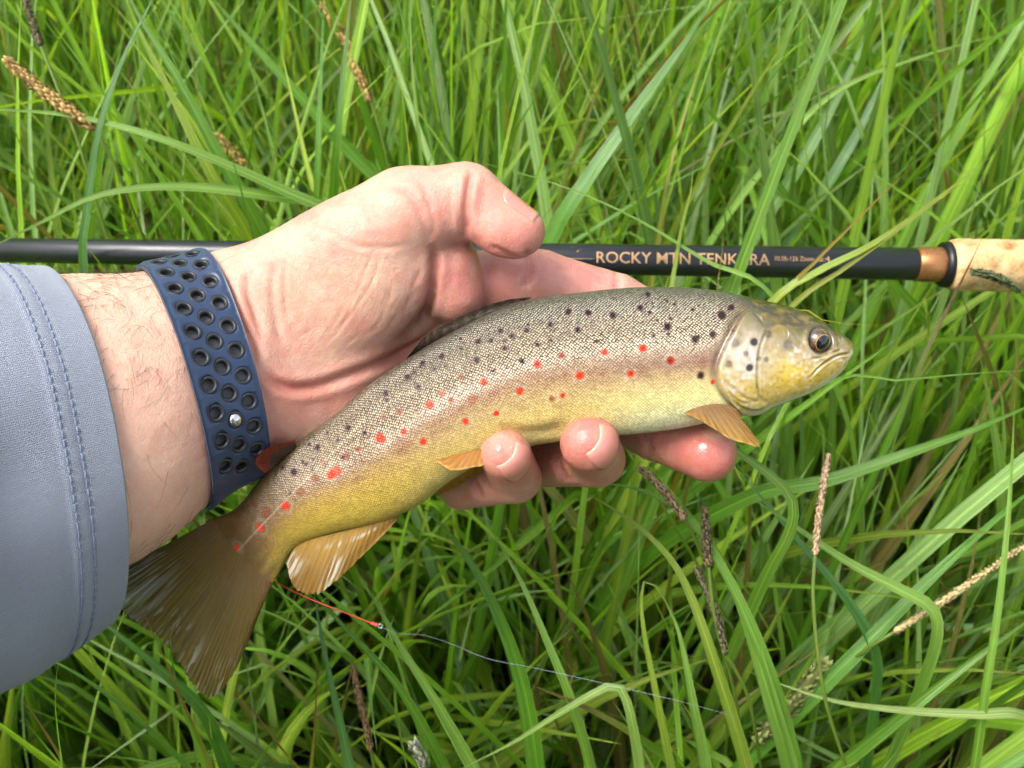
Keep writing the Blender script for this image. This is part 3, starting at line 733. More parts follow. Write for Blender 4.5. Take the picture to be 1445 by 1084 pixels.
# ------------------------------------------------------------------ the rest of the person, kneeling behind the camera (unseen, added to shade the near grass and darken the fish's reflections)
def body():
    A = lambda *a: np.array(a, float)
    L = []
    def sdf(P):
        d = cap(P, A(0, -.52, .34), A(0, -.44, .58), .155, .165, A(0, 1, 0), .78)                 # pelvis and belly
        d = smin(d, cap(P, A(0, -.44, .58), A(0, -.36, .80), .17, .165, A(0, 1, 0.2), .72), .08)
        d = smin(d, cap(P, A(-.17, -.34, .84), A(.17, -.34, .84), .075, .075), .08)                # shoulders
        d = smin(d, cap(P, A(0, -.31, .88), A(0, -.27, .97), .058, .055), .04)                     # neck
        hd = ell(P, A(0, -.245, 1.07), np.eye(3), (.076, .098, .118)); hd = smin(hd, ell(P, A(0, -.165, 1.02), np.eye(3), (.045, .04, .05)), .03)
        hd = smin(hd, cap(P, A(0, -.150, 1.055), A(0, -.138, 1.035), .012, .015), .012)            # nose
        for s in (-1, 1): hd = smin(hd, ell(P, A(s * .079, -.245, 1.06), np.eye(3), (.012, .022, .032)), .008)
        d = smin(d, hd, .03)
        for s in (-1, 1):                                                                          # kneeling legs
            d = smin(d, cap(P, A(s * .10, -.52, .32), A(s * .17, -.22, .12), .092, .066), .05)
            d = smin(d, cap(P, A(s * .17, -.22, .09), A(s * .14, -.62, .07), .062, .045), .03)
            d = smin(d, cap(P, A(s * .14, -.62, .07), A(s * .14, -.80, .045), .045, .035), .02)
        d = smin(d, cap(P, A(-.19, -.34, .83), A(-.30, -.02, .53), .066, .052), .05)               # left upper arm to the sleeve in the picture
        d = smin(d, cap(P, A(-.30, -.02, .53), A(-.245, .075, .508), .052, .050), .03)
        d = smin(d, cap(P, A(.19, -.34, .83), A(.29, -.36, .56), .062, .05), .05)                  # right arm down, hand on the thigh
        d = smin(d, cap(P, A(.29, -.36, .56), A(.20, -.24, .36), .048, .034), .03)
        d = smin(d, ell(P, A(.175, -.20, .275), frame(A(-.1, .2, -.5), A(.3, .5, .3)), (.075, .044, .018)), .02)
        for k in range(4): d = smin(d, cap(P, A(.15 + .018 * k, -.185 + .004 * k, .245), A(.135 + .02 * k, -.150, .195), .0095, .008), .008)
        d = smin(d, cap(P, A(.215, -.185, .29), A(.222, -.145, .255), .011, .009), .01)
        return d
    V, F = surf_nets(sdf, A(-.42, -.92, .0), A(.42, .16, 1.24), .011)
    c = np.tile(lin((150, 160, 182)), (len(V), 1)); z, y = V[:, 2], V[:, 1]
    leg = (z < .40) & ~((V[:, 0] > .12) & (z > .30) & (y > -.33) & (V[:, 0] > .17)); c[leg] = lin((74, 78, 70)); c[(z < .11) & (y < -.6)] = lin((60, 48, 38))
    sk = ((z > .93)) | ((V[:, 0] > .10) & (y > -.26) & (z < .345) & (z > .19) & (y > -.215)); c[sk] = lin((206, 158, 132))
    hair = (z > 1.075 - .35 * (y + .20)) & (z > 1.0); c[hair] = lin((60, 44, 34))
    o = part('unseen_body', V, F, M['bodycloth'], person, col=c)
    o['label'] = 'unseen rest of the person, added for its shade, in grey-blue shirt and dark trousers, kneeling'
body()

# ------------------------------------------------------------------ the trout
ST = np.array([  # top x,y  bottom x,y  half thickness mm
    (290, 736, 380, 832, 0.35), (334, 716, 398, 802, 4.2), (369, 674, 420, 770, 6.4), (411, 631, 470, 752, 8.6), (473, 585, 538, 736, 10.6),
    (521, 543, 592, 712, 12.2), (579, 504, 640, 676, 13.4), (640, 468, 696, 646, 14.2), (700, 438, 748, 629, 14.8), (760, 421, 794, 622, 15.2),
    (820, 413, 850, 616, 15.2), (876, 407, 900, 612, 15.2), (930, 405.5, 950, 606, 14.8), (975, 407, 995, 597, 14.6), (1013, 411, 1025, 588, 14.6),
    (1045, 417, 1050, 584, 14.4), (1074, 424, 1077, 579, 13.6), (1105, 431, 1108, 568, 12.4), (1135, 441, 1140, 556, 10.8), (1158, 453, 1163, 543, 9.0),
    (1178, 466, 1182, 529, 7.0), (1192, 475, 1194, 515, 4.9), (1200, 482, 1200, 505, 3.0), (1203.5, 489, 1203.5, 498, 1.0)], float)
FL = wld(W(700, 560, -16))
fish = thing('brown_trout', 'brown trout with red and black spots lying across the open hand', 'fish', tuple(FL))
def fish_body():
    ns, nf, nb = 600, 170, 70
    st = catmull(ST, ns); T = W(st[:, 0], st[:, 1]); B = W(st[:, 2], st[:, 3]); h = st[:, 4]
    th = np.r_[np.linspace(0, np.pi, nf, endpoint=False), np.linspace(np.pi, 2 * np.pi, nb, endpoint=False)]
    Cc, Sn = np.cos(th), np.sin(th); nt = len(th)
    mid = (T + B) / 2; up = (T - B) / 2
    sgn = np.sign(Sn) * np.abs(Sn) ** 0.86
    P = mid[:, None] + up[:, None] * Cc[None, :, None] + np.array([0, 0, 1.0]) * (h[:, None] * sgn[None])[..., None]
    S = np.broadcast_to(np.linspace(0, 23, ns)[:, None], (ns, nt)); TT = np.broadcast_to(((1 - Cc) / 2)[None], (ns, nt))
    FR = np.broadcast_to((Sn >= -1e-6)[None], (ns, nt))
    # the arc coordinate for the scale lattice in mm
    sm = np.r_[0, np.cumsum(np.linalg.norm(np.diff(mid, axis=0), axis=1))]
    du = np.linalg.norm(np.diff(P, axis=1), axis=2); ar = np.concatenate([np.zeros((ns, 1)), np.cumsum(du, 1)], 1); ar = ar - ar[:, [nf // 2]]
    # lattice follows body girth so that rows of scales run along the fish
    g = np.linalg.norm(up, axis=1) * 2; gs_ = 0.55 * g + 0.45 * g.max() * 0.8
    uv = np.stack([np.broadcast_to(sm[:, None], (ns, nt)), ar * (gs_ / g)[:, None] * 1.0], -1)
    P = P.reshape(-1, 3); S = S.ravel(); TT = TT.ravel(); FR = FR.ravel(); uv = uv.reshape(-1, 2)
    XY = topx(np.stack([P[:, 0], P[:, 1], 0 * P[:, 2] + 6], -1)); x, y = XY[:, 0], XY[:, 1]
    # normals
    G = P.reshape(ns, nt, 3); tu = np.gradient(G, axis=0); tv = np.roll(G, -1, 1) - np.roll(G, 1, 1)
    N = norm(np.cross(tv, tu)).reshape(-1, 3); o_ = (P - np.repeat(mid, nt, 0)); N *= np.sign((N * o_).sum(1, keepdims=True) + 1e-9)
    d = np.zeros(len(P)); cr = np.zeros(len(P))
    def groove(poly, wd, dp, lip=0.3, dark=1.0, n=40):
        nonlocal d, cr
        pl = catmull(np.array(poly, float), n); dd, tt = poly_dist(XY, pl); e = np.clip(np.minimum(tt, 1 - tt) * 7, 0, 1)
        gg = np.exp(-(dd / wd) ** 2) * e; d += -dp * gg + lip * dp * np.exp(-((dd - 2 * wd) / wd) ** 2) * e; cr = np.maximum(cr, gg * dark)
    OPE = [(1056, 440), (1042, 448), (1025, 475), (1012, 500), (1006, 521), (1008, 540), (1018, 558), (1032, 572), (1046, 583)]
    def side(poly):  # signed-ish: positive on the snout side
        pl = catmull(np.array(poly, float), 40); xi = np.interp(y, pl[:, 1], pl[:, 0]); return x - xi
    sd = side(OPE); inr = sstep(436, 450, y) * (1 - sstep(580, 592, y))
    d += 1.1 * sstep(-3, 3, sd) * inr * (1 - sstep(25, 70, sd)); d -= 0.7 * np.exp(-((sd + 6) / 5) ** 2) * inr
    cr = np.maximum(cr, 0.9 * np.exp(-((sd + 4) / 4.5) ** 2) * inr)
    groove([(1076, 462), (1066, 483), (1061, 503), (1060, 528), (1063, 550), (1071, 563), (1088, 569)], 2.2, 0.32, dark=0.45)
    groove([(1022, 541), (1040, 556), (1056, 563), (1068, 564)], 2.4, 0.25, dark=0.3)
    groove([(1200, 500), (1183, 501), (1166, 508), (1150, 520), (1138, 534)], 1.7, 0.6, dark=0.8)
    groove([(1190, 494), (1168, 499), (1148, 506), (1132, 508)], 2.0, 0.25, dark=0.08)
    groove([(1198, 508), (1190, 521), (1174, 536), (1150, 551)], 1.6, 0.35, dark=0.3)
    groove([(1052, 442), (1062, 452), (1074, 464), (1095, 458), (1130, 462)], 2.4, 0.4, dark=0.35)
    groove([(1062, 430), (1090, 446), (1112, 444), (1122, 440)], 2.0, 0.35, dark=0.35)
    for k_ in range(4):
        groove([(1020 + 5 * k_, 557 + 3.6 * k_), (1040 + 3 * k_, 569 + 2.6 * k_), (1062, 575 + 1.2 * k_), (1082, 572 + 1.5 * k_)], 1.5, 0.16, dark=0.3)
    groove([(1012, 530), (1022, 552), (1038, 564), (1058, 566)], 1.8, 0.22, dark=0.35)
    groove([(1096, 452), (1112, 470), (1132, 498), (1150, 506)], 2.2, 0.16, dark=0.2)
    groove([(1100, 466), (1104, 472), (1101, 478)], 1.3, 0.2, dark=0.35)
    re = np.hypot((x - 1153), (y - 482))
    d += 0.5 * np.exp(-((re - 23) / 4) ** 2) * FR - 1.6 * (1 - sstep(15, 20, re)) * FR
    groove([(1186, 476), (1189, 480)], 2.2, 0.5, dark=0.6)
    d += 0.10 * vnoise(P / 4.0, 8) * (S > 14)
    groove([(700, 600), (730, 612), (770, 610), (800, 600)], 9, 0.9, dark=0.0)
    P = P + N * d[:, None]
    # ---- colour
    def bandc(stops):
        ts = [s_[0] for s_ in stops]; cs = np.array([lin(s_[1]) for s_ in stops]); return np.stack([np.interp(TT, ts, cs[:, k]) for k in range(3)], -1)
    midb = bandc([(0, (32, 27, 10)), (0.06, (44, 38, 17)), (0.16, (76, 66, 38)), (0.3, (112, 94, 64)), (0.45, (154, 132, 106)), (0.56, (146, 110, 74)), (0.66, (176, 150, 96)), (0.8, (200, 174, 98)), (1, (214, 194, 124))])
    frnt = bandc([(0, (32, 29, 10)), (0.06, (48, 43, 20)), (0.16, (88, 78, 48)), (0.3, (122, 106, 76)), (0.42, (158, 138, 112)), (0.55, (136, 104, 80)), (0.66, (192, 168, 112)), (0.78, (222, 212, 140)), (1, (234, 232, 186))])
    rear = bandc([(0, (64, 52, 26)), (0.12, (98, 82, 54)), (0.35, (126, 104, 74)), (0.5, (136, 106, 66)), (0.62, (164, 134, 56)), (0.8, (178, 152, 54)), (1, (186, 160, 66))])
    c = mixc(rear, midb, sstep(4.0, 7.0, S)); c = mixc(c, frnt, sstep(9.0, 12.0, S + 0.6 * (TT - .5)))
    c = mixc(c, lin((104, 76, 40)), (1 - sstep(0.2, 3.4, S)) * (1 - 0.55 * sstep(.55, .9, TT))); c = mixc(c, lin((104, 80, 36)), 1 - sstep(0.1, 1.3, S + .25 * np.sin(TT * 40)))
    n1 = vnoise(np.c_[P / 7.0], 21); n2 = vnoise(np.c_[P / 2.6], 22)
    c = mixc(c, lin((128, 92, 66)), np.clip(0.5 * (n1 - .1), 0, .5) * sstep(.38, .5, TT) * (1 - sstep(.58, .7, TT)))
    blot = np.clip(n2 - 0.25, 0, 1) * np.exp(-((TT - 0.55) / 0.10) ** 2) * sstep(2, 4, S); c = mixc(c, lin((124, 66, 44)), np.clip(blot * 1.0, 0, .7))
    hd = sstep(-2, 2, sd) * (S > 13.4)
    hd = np.maximum(hd, sstep(14.0, 16.2, S + .5 * n1) * (S > 13.0))
    hc = bandc([(0, (34, 32, 12)), (0.12, (52, 48, 22)), (0.28, (96, 88, 50)), (0.42, (146, 132, 94)), (0.6, (176, 160, 110)), (0.8, (196, 170, 84)), (1, (206, 196, 130))])
    def hb(px, py, rx, ry, col, s, ang=0.0):
        nonlocal hc
        ca, sa = math.cos(ang), math.sin(ang); X = (x - px) * ca + (y - py) * sa; Y = -(x - px) * sa + (y - py) * ca
        hc = mixc(hc, lin(col), np.clip(np.exp(-((X / rx) ** 2 + (Y / ry) ** 2)) * s, 0, 1))
    hb(1042, 503, 26, 36, (204, 192, 176), 0.9); hb(1044, 548, 26, 16, (206, 178, 84), 0.8); hb(1085, 500, 18, 28, (180, 166, 134), 0.6)
    hb(1110, 530, 26, 22, (222, 188, 52), 0.95); hb(1090, 552, 26, 14, (206, 176, 84), 0.7); hb(1150, 538, 30, 12, (208, 178, 66), 0.8, -0.5)
    hb(1160, 512, 34, 8, (206, 184, 110), 0.8, -0.45); hb(1090, 472, 26, 12, (128, 118, 78), 0.6); hb(1130, 500, 20, 10, (196, 172, 152), 0.6)
    hb(1192, 487, 9, 9, (140, 126, 72), 0.8); hb(1185, 480, 7, 6, (176, 168, 140), 0.5); hb(1040, 458, 16, 10, (120, 112, 80), 0.6)
    h1, h2, h3 = vnoise(P / 2.0, 31), vnoise(P / 0.9, 32), vnoise(P / 4.5, 33)
    hc = mixc(hc, lin((206, 168, 60)), np.clip(0.35 * h1, 0, .5)); hc = mixc(hc, lin((226, 216, 204)), np.clip(.8 * (h2 + .5 * h3 - .1), 0, .7) * sstep(.3, .5, TT))
    hc = mixc(hc, lin((84, 76, 40)), np.clip(.9 * (h3 + .6 * h1 - .15), 0, .7) * (1 - sstep(.35, .6, TT))); hc = mixc(hc, lin((150, 118, 44)), np.clip(.8 * (-h2 - .2), 0, .55))
    for px, py, r in ((1053.6, 485, 6.6), (1048, 519, 6.2), (1028, 487, 6.5), (1104, 488, 8.5), (1075, 474, 6), (1042, 500, 4.5), (1019, 514, 6), (1062, 507, 4), (1072, 508, 4.5)):
        soft = 1.0 if py in (485, 519) else 0.62; q = np.hypot(x - px, y - py)
        hc = mixc(hc, lin((214, 204, 186)), 0.16 * soft * np.exp(-((q - r * 1.7) / (r * .5)) ** 2)); hc = mixc(hc, lin((52, 42, 38)), soft * (1 - sstep(r * .55, r * 1.15, q)))
    c = mixc(c, hc, hd)
    wl = np.exp(-(((y - np.interp(x, [1040, 1077, 1108, 1140, 1182, 1203], [586, 580, 569, 557, 530, 498])) / 4.0) ** 2)) * (x > 1040); c = mixc(c, lin((226, 222, 196)), np.clip(wl, 0, .85))
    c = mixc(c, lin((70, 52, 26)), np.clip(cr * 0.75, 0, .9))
    eye_dark = 1 - sstep(17, 25, re); c = mixc(c, lin((74, 68, 54)), 0.75 * eye_dark * FR)
    net = np.clip(1.0 - sstep(0.30, 0.52, TT), 0, 1) * sstep(2.0, 5.0, S) * 0.9 + 0.22 * sstep(2, 5, S)
    scl = (1 - hd) * sstep(0.3, 1.2, S) * (1 - .75 * sstep(-34, -6, sd) * (S > 12))
    sil = 0.9 * np.exp(-((TT - 0.37) / 0.13) ** 2) * sstep(4, 9, S) * np.clip(.75 + .6 * n1, .15, 1) * (1 - hd) + 0.12 * hd
    # ---- spots
    Z3 = lambda a, b: (520 + a / 3.284, 380 + b / 3.284); Z2 = lambda a, b: (800 + a / 3.284, 370 + b / 3.284); Z4 = lambda a, b: (140 + a / 2.58, 580 + b / 2.58)
    dark = [Z3(*q) + (5.4,) for q in ((90, 575), (185, 500), (255, 437), (345, 405), (505, 425), (512, 338), (612, 290), (665, 315), (733, 288), (838, 262), (920, 205), (1012, 210), (1122, 222), (1248, 185), (1368, 272))]
    dark += [Z3(*q) + (4.4,) for q in ((632, 370), (962, 285), (240, 545), (780, 355), (710, 430), (570, 335), (1290, 120))]
    dark += [Z2(697, 252) + (8,), Z2(90, 240) + (5,), Z2(203, 252) + (5,), Z2(328, 218) + (5.2,), Z2(447, 305) + (5.5,), Z2(572, 362) + (6,), Z2(597, 527) + (5.2,), Z2(42, 318) + (4.5,), Z2(650, 340) + (6,), Z2(745, 215) + (5,)]
    rs_ = np.random.default_rng(77)
    for _ in range(46):
        i_ = int(rs_.uniform(60, 380)); q_ = catmull(ST, 600)[i_]; t_ = rs_.uniform(.08, .42); dark.append((q_[0] + (q_[2] - q_[0]) * t_, q_[1] + (q_[3] - q_[1]) * t_, rs_.uniform(1.6, 3.4)))
    dark += [Z4(712, 220) + (6,), Z4(798, 130) + (5.5,), Z4(912, 60) + (5.5,), Z4(975, 75) + (4,)]
    red = [(Z3(290, 625), 7.6, 1), (Z3(65, 775), 8, 1), (Z3(455, 700), 5.4, 1), (Z3(262, 793), 5.6, 1), (Z3(172, 747), 5.4, .8), (Z3(595, 665), 4.6, 1), (Z3(700, 563), 5.6, .95), (Z3(538, 522), 6, .9), (Z3(778, 443), 6, .85),
           (Z3(888, 402), 5, .6), (Z3(970, 495), 6, .8), (Z3(1080, 387), 5.8, .9), (Z3(1200, 487), 5.4, .85), (Z3(1255, 370), 6, .8), (Z3(1378, 428), 6, .75), (Z3(895, 583), 4.2, .8), (Z3(843, 600), 4.6, .5), (Z3(435, 500), 4.8, .5),
           (Z3(390, 603), 5, .45), (Z3(155, 657), 5.4, .5), (Z3(80, 680), 4.4, .5), (Z3(485, 600), 7, .3), (Z3(350, 575), 6, .35), (Z2(160, 420), 5, .9), (Z2(335, 402), 5.2, .8), (Z2(458, 460), 6, .7), (Z2(283, 518), 5, .85), (Z2(52, 527), 5, .8), (Z2(655, 558), 4, .9),
           (Z4(487, 507), 5.6, 1), (Z4(582, 427), 6.6, 1), (Z4(680, 343), 7.4, 1), (Z4(870, 216), 8, 1), (Z4(852, 230), 6, 1), (Z4(1032, 95), 7.4, 1), (Z4(1117, 70), 5, .9), (Z4(905, 160), 5.6, .45), (Z4(952, 135), 5.6, .55), (Z4(795, 240), 7, .25), (Z4(740, 290), 7, .25), (Z4(610, 370), 8, .22), (Z4(560, 340), 6, .2), (Z4(825, 185), 6, .25)]
    wob = 1 + 0.20 * n2 + 0.16 * vnoise(P / 1.2, 40)
    spt = np.zeros(len(P))
    for (px, py), r, s_ in red:
        q = np.hypot(x - px, y - py) * wob; k = 1 - sstep(r * .7, r * 1.1, q)
        c = mixc(c, lin((190, 178, 156)), 0.16 * s_ * np.exp(-((q - r * 1.55) / (r * .4)) ** 2)); c = mixc(c, lin((202, 54, 20)) if s_ > .7 else lin((140, 44, 26)), k * min(1, s_ + .1))
        if s_ < .88: c = mixc(c, lin((70, 22, 20)), .75 * (1 - sstep(r * .25, r * .6, q * (1.1 - .25 * n2))) * (s_ > .35))
        sil = sil * (1 - .95 * k); net = net * (1 - .8 * k); spt = np.maximum(spt, .8 * k)
    for px, py, r in dark:
        q = np.hypot(x - px, y - py) * wob; k = (1 - sstep(r * .55, r * 1.1, q)); c = mixc(c, lin((96, 58, 62)), .5 * (1 - sstep(r * .9, r * 1.5, q))); c = mixc(c, lin((30, 15, 9)), k * 0.94)
        sil = sil * (1 - .9 * k); net = net * (1 - .95 * k); spt = np.maximum(spt, k)
    dl, tl = poly_dist(XY, catmull(np.array([(326, 785), (420, 690), (480, 630), (527, 584), (600, 545), (760, 505), (900, 490), (1005, 487)], float), 60))
    ll = np.exp(-(dl / 1.3) ** 2) * (1 - sstep(.3, .55, tl)); c = mixc(c, lin((206, 196, 172)), .28 * ll)
    F = grid_faces(ns, nt, closed_v=True)
    V = wld(P); n0 = len(V)
    o = part('body', V, F, M['fish'], fish, col=c * .92, uv=uv, attrs={'scl': scl, 'net': net, 'sil': sil, 'spt': spt})
    o['label'] = 'olive-backed, yellow-bellied scaled body with red and black spots'
    return st
fish_st = fish_body()
def fish_z(px, py):
    """front surface of the fish near a pixel (mm)"""
    ST2 = catmull(ST, 400); a = ST2[:, 0:2]; b = ST2[:, 2:4] - a
    t = ((np.array([px, py]) - a) * b).sum(1) / (b * b).sum(1); dd = np.hypot(*(a + np.clip(t, 0, 1)[:, None] * b - np.array([px, py])).T)
    i = dd.argmin(); cth = 1 - 2 * np.clip(t[i], 0, 1); return ST2[i, 4] * math.sqrt(max(0, 1 - cth * cth)) ** .86

def fin(name, label, base, edge, nr, colfn, ridge=0.28, thick=0.45, jag=0.0, nu=160, nv=60, wave=0.6, seed=1, alpha=None, root_t=0.0):
    """fin between a base line and an outer edge, given as (px,py,z); rays run base to edge"""
    b = catmull(np.array(base, float), nu); e = catmull(np.array(edge, float), nu)
    u = np.linspace(0, 1, nu); v = np.linspace(0, 1, nv)
    jg = 1 - jag * (0.5 + 0.5 * vnoise(np.c_[u * nr * 1.3, 0 * u, 0 * u + seed], seed)) - jag * .5 * np.abs(np.sin(u * nr * np.pi))
    B = W(b[:, 0], b[:, 1], b[:, 2]); E = W(e[:, 0], e[:, 1], e[:, 2])
    G = B[:, None] + (E - B)[:, None] * (v[None, :, None] * jg[:, None, None])
    U, Vv = np.meshgrid(u, v, indexing='ij')
    z = ridge * (np.abs(np.cos(U * nr * np.pi)) ** 1.5 - .5) * (0.35 + .65 * np.sin(np.clip(Vv, .05, 1) * 2.2)) + wave * np.sin(U * 5 + Vv * 3 + seed) * Vv
    z += ridge * .5 * vnoise(np.c_[U.ravel() * nr * 2.2, Vv.ravel() * 3, 0 * U.ravel()], seed + 3).reshape(U.shape) * Vv
    G[..., 2] += z
    tk = thick * (1 - .8 * Vv) / 2 + root_t * np.clip(1 - Vv / .3, 0, 1) ** 1.6 * np.sin(np.pi * np.clip(U, 0.02, .98)) ** .5
    top = G.copy(); top[..., 2] += tk; bot = G.copy(); bot[..., 2] -= tk
    V = np.concatenate([top.reshape(-1, 3), bot.reshape(-1, 3)]); n0 = nu * nv
    F = grid_faces(nu, nv)
    rim = np.array([i * nv for i in range(nu)] + [(nu - 1) * nv + j for j in range(1, nv)] + [i * nv + nv - 1 for i in range(nu - 2, -1, -1)] + [j for j in range(nv - 2, 0, -1)]); r2 = np.roll(rim, -1)
    # keep the face towards the camera outward
    nrm = np.cross(top[1, 0] - top[0, 0], top[0, -1] - top[0, 0]); fl = nrm[2] < 0
    Ft, Fb, Fr = F, F[:, ::-1] + n0, np.stack([rim, rim + n0, r2 + n0, r2], -1)
    if fl: Ft, Fb, Fr = Ft[:, ::-1], Fb[:, ::-1], Fr[:, ::-1]
    cc = colfn(U.ravel(), Vv.ravel(), np.abs(np.cos(U.ravel() * nr * np.pi)))
    al = np.ones(n0) if alpha is None else alpha(U.ravel(), Vv.ravel(), np.abs(np.cos(U.ravel() * nr * np.pi)))
    o = part(name, wld(V), np.concatenate([Ft, Fb, Fr]), M['fin'], fish, col=np.concatenate([cc, cc]), uv=np.tile(np.stack([U.ravel(), Vv.ravel()], -1), (2, 1)), attrs={'alp': np.r_[al, al]})
    o['label'] = label
def fcol(c0, c1, cr, edge=None, ea=0.9):
    c0, c1, cr = lin(c0), lin(c1), lin(cr)
    def f(U, V, ray):
        c = mixc(np.tile(c0, (len(U), 1)), c1, sstep(0, 1, V)); c = mixc(c, cr, .55 * ray)
        if edge is not None: c = mixc(c, lin(edge), sstep(ea, 1.0, V + .05 * np.sin(U * 60)))
        return c
    return f
def tailc(U, V, ray):
    c = mixc(np.tile(lin((120, 92, 42)), (len(U), 1)), lin((126, 108, 40)), sstep(0, .5, V)); c = mixc(c, lin((134, 106, 44)), .5 * ray * (1 - .5 * V))
    c = mixc(c, lin((118, 74, 32)), sstep(.86, 1, U)); n = vnoise(np.c_[U * 60, V * 9, 0 * U], 5)
    st = vnoise(np.c_[U * 120, V * 4, 0 * U], 6); rag = vnoise(np.c_[U * 30, V * 12, 0 * U], 7)
    glint = sstep(.42, .78, V + .1 * rag) * np.exp(-((U - .13) / .13) ** 4) * np.clip(.45 + .9 * st, 0, 1); c = mixc(c, lin((190, 194, 186)), np.clip(glint, 0, .9))  # white glints painted as streaks along the left rays
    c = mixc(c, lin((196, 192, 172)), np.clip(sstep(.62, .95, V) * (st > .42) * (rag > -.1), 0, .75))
    c = mixc(c, lin((60, 50, 24)), np.clip(.5 * np.clip(-st - .1, 0, 1) * sstep(.1, .5, V), 0, .5)); return c
fin('tail_fin', 'broad olive-brown tail fin with wet frayed edge and painted glints',
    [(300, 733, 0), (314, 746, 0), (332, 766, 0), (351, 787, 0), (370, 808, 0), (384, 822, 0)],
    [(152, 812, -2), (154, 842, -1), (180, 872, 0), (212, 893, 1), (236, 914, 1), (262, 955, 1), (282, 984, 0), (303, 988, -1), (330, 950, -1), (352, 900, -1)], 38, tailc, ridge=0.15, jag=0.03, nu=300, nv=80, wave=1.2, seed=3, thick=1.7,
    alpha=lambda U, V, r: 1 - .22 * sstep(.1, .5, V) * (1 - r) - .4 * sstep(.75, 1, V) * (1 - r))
def analc(U, V, ray):
    c = mixc(np.tile(lin((176, 132, 24)), (len(U), 1)), lin((150, 104, 12)), sstep(.1, .7, V)); n = vnoise(np.c_[U * 34, V * 5, 0 * U], 15)
    st = vnoise(np.c_[U * 70, V * 3, 0 * U], 16); c = mixc(c, lin((206, 170, 70)), .25 * ray)
    c = mixc(c, lin((226, 222, 200)), np.clip((.9 * np.exp(-((U - .10) / .13) ** 2) + .9 * np.exp(-((U - .52) / .07) ** 2)) * sstep(.25, .6, V) * np.clip(.3 + 1.3 * st, 0, 1), 0, .8))  # white wet glints painted along the rays, and across them below
    c = mixc(c, lin((226, 222, 200)), np.clip(np.exp(-((V - .16 - .1 * U) / .05) ** 2) * np.clip(.2 + 1.5 * st, 0, 1) * sstep(.2, .5, U), 0, .7)); return mixc(c, lin((110, 74, 10)), np.clip(-.5 * st, 0, .4))
fin('anal_fin', 'amber anal fin, wet and half folded, with painted glints', [(418, 766, 1), (450, 758, 2), (490, 748, 2), (530, 738, 2), (562, 728, 1)],
    [(404, 794, 2), (408, 818, 3), (420, 838, 3), (444, 842, 3), (470, 826, 3), (505, 792, 2), (540, 757, 1.5), (563, 731, 1)], 22, analc, ridge=0.10, jag=0.05, nu=150, nv=60, seed=5, alpha=lambda U, V, r: 1 - .3 * sstep(.5, 1, V) * (1 - r))
fin('dorsal_fin', 'dark folded dorsal fin pressed against the palm', [(572, 508, -2), (610, 484, 0), (650, 462, 1.5), (700, 437, 2), (745, 423, 2)],
    [(588, 488, 2), (600, 474, 3), (628, 457, 3.5), (668, 438, 3.5), (712, 424, 3), (752, 419, 2)], 12, fcol((84, 68, 50), (112, 90, 70), (44, 36, 26)), ridge=0.35, nu=120, nv=36, seed=7, jag=.02)
def adic(U, V, ray):
    c = mixc(np.tile(lin((92, 70, 48)), (len(U), 1)), lin((84, 62, 42)), V); return mixc(c, lin((138, 46, 18)), sstep(.5, .65, V + .12 * (1 - U)))
fin('adipose_fin', 'small brown adipose fin with red tip', [(394, 654, 3), (404, 643, 4), (417, 631, 4)], [(374, 668, 11), (361, 654, 14), (368, 639, 14), (388, 628, 11), (416, 622, 6)], 2, adic, ridge=.05, thick=2.0, nu=50, nv=40, wave=.2)
zp = fish_z(1000, 575)
fin('pectoral_fin', 'amber pectoral fin fanned below the gill cover', [(975, 577, zp + .5), (990, 573, zp + 1), (1010, 570, zp + 1.2), (1028, 572, zp + .8), (1040, 578, zp + .3)],
    [(966, 584, zp + 1), (985, 592, zp + 3), (1008, 606, zp + 4.5), (1030, 620, zp + 5), (1055, 628, zp + 5.2), (1071, 631, zp + 5.2), (1070, 622, zp + 5), (1052, 600, zp + 3), (1042, 582, zp + .6)], 14, fcol((146, 108, 62), (184, 142, 54), (150, 104, 30), (206, 168, 80), .92), ridge=0.38, nu=150, nv=50, seed=9, jag=.02, alpha=lambda U, V, r: 1 - .12 * V)
zv = fish_z(660, 640)
fin('pelvic_fin', 'orange pelvic fin folded along the belly', [(694, 628, zv + 1), (680, 633, zv + 1), (660, 638, zv + 1), (640, 640, zv + .5)],
    [(694, 655, zv + 1.5), (668, 660, zv + 2.5), (636, 664, zv + 2.5), (608, 646, zv + 2)], 9, fcol((196, 134, 40), (206, 146, 48), (158, 96, 22), (226, 178, 90), .85), ridge=.12, nu=90, nv=40, seed=11, jag=.02)
fin('pelvic_fin', 'far pelvic fin lying under the belly', [(690, 650, -2), (660, 664, -2), (630, 682, -2), (618, 692, -2)],
    [(690, 662, -4), (666, 674, -5), (640, 690, -5), (616, 700, -4)], 8, fcol((186, 140, 30), (176, 120, 26), (150, 96, 22)), ridge=.3, nu=70, nv=24, seed=12)

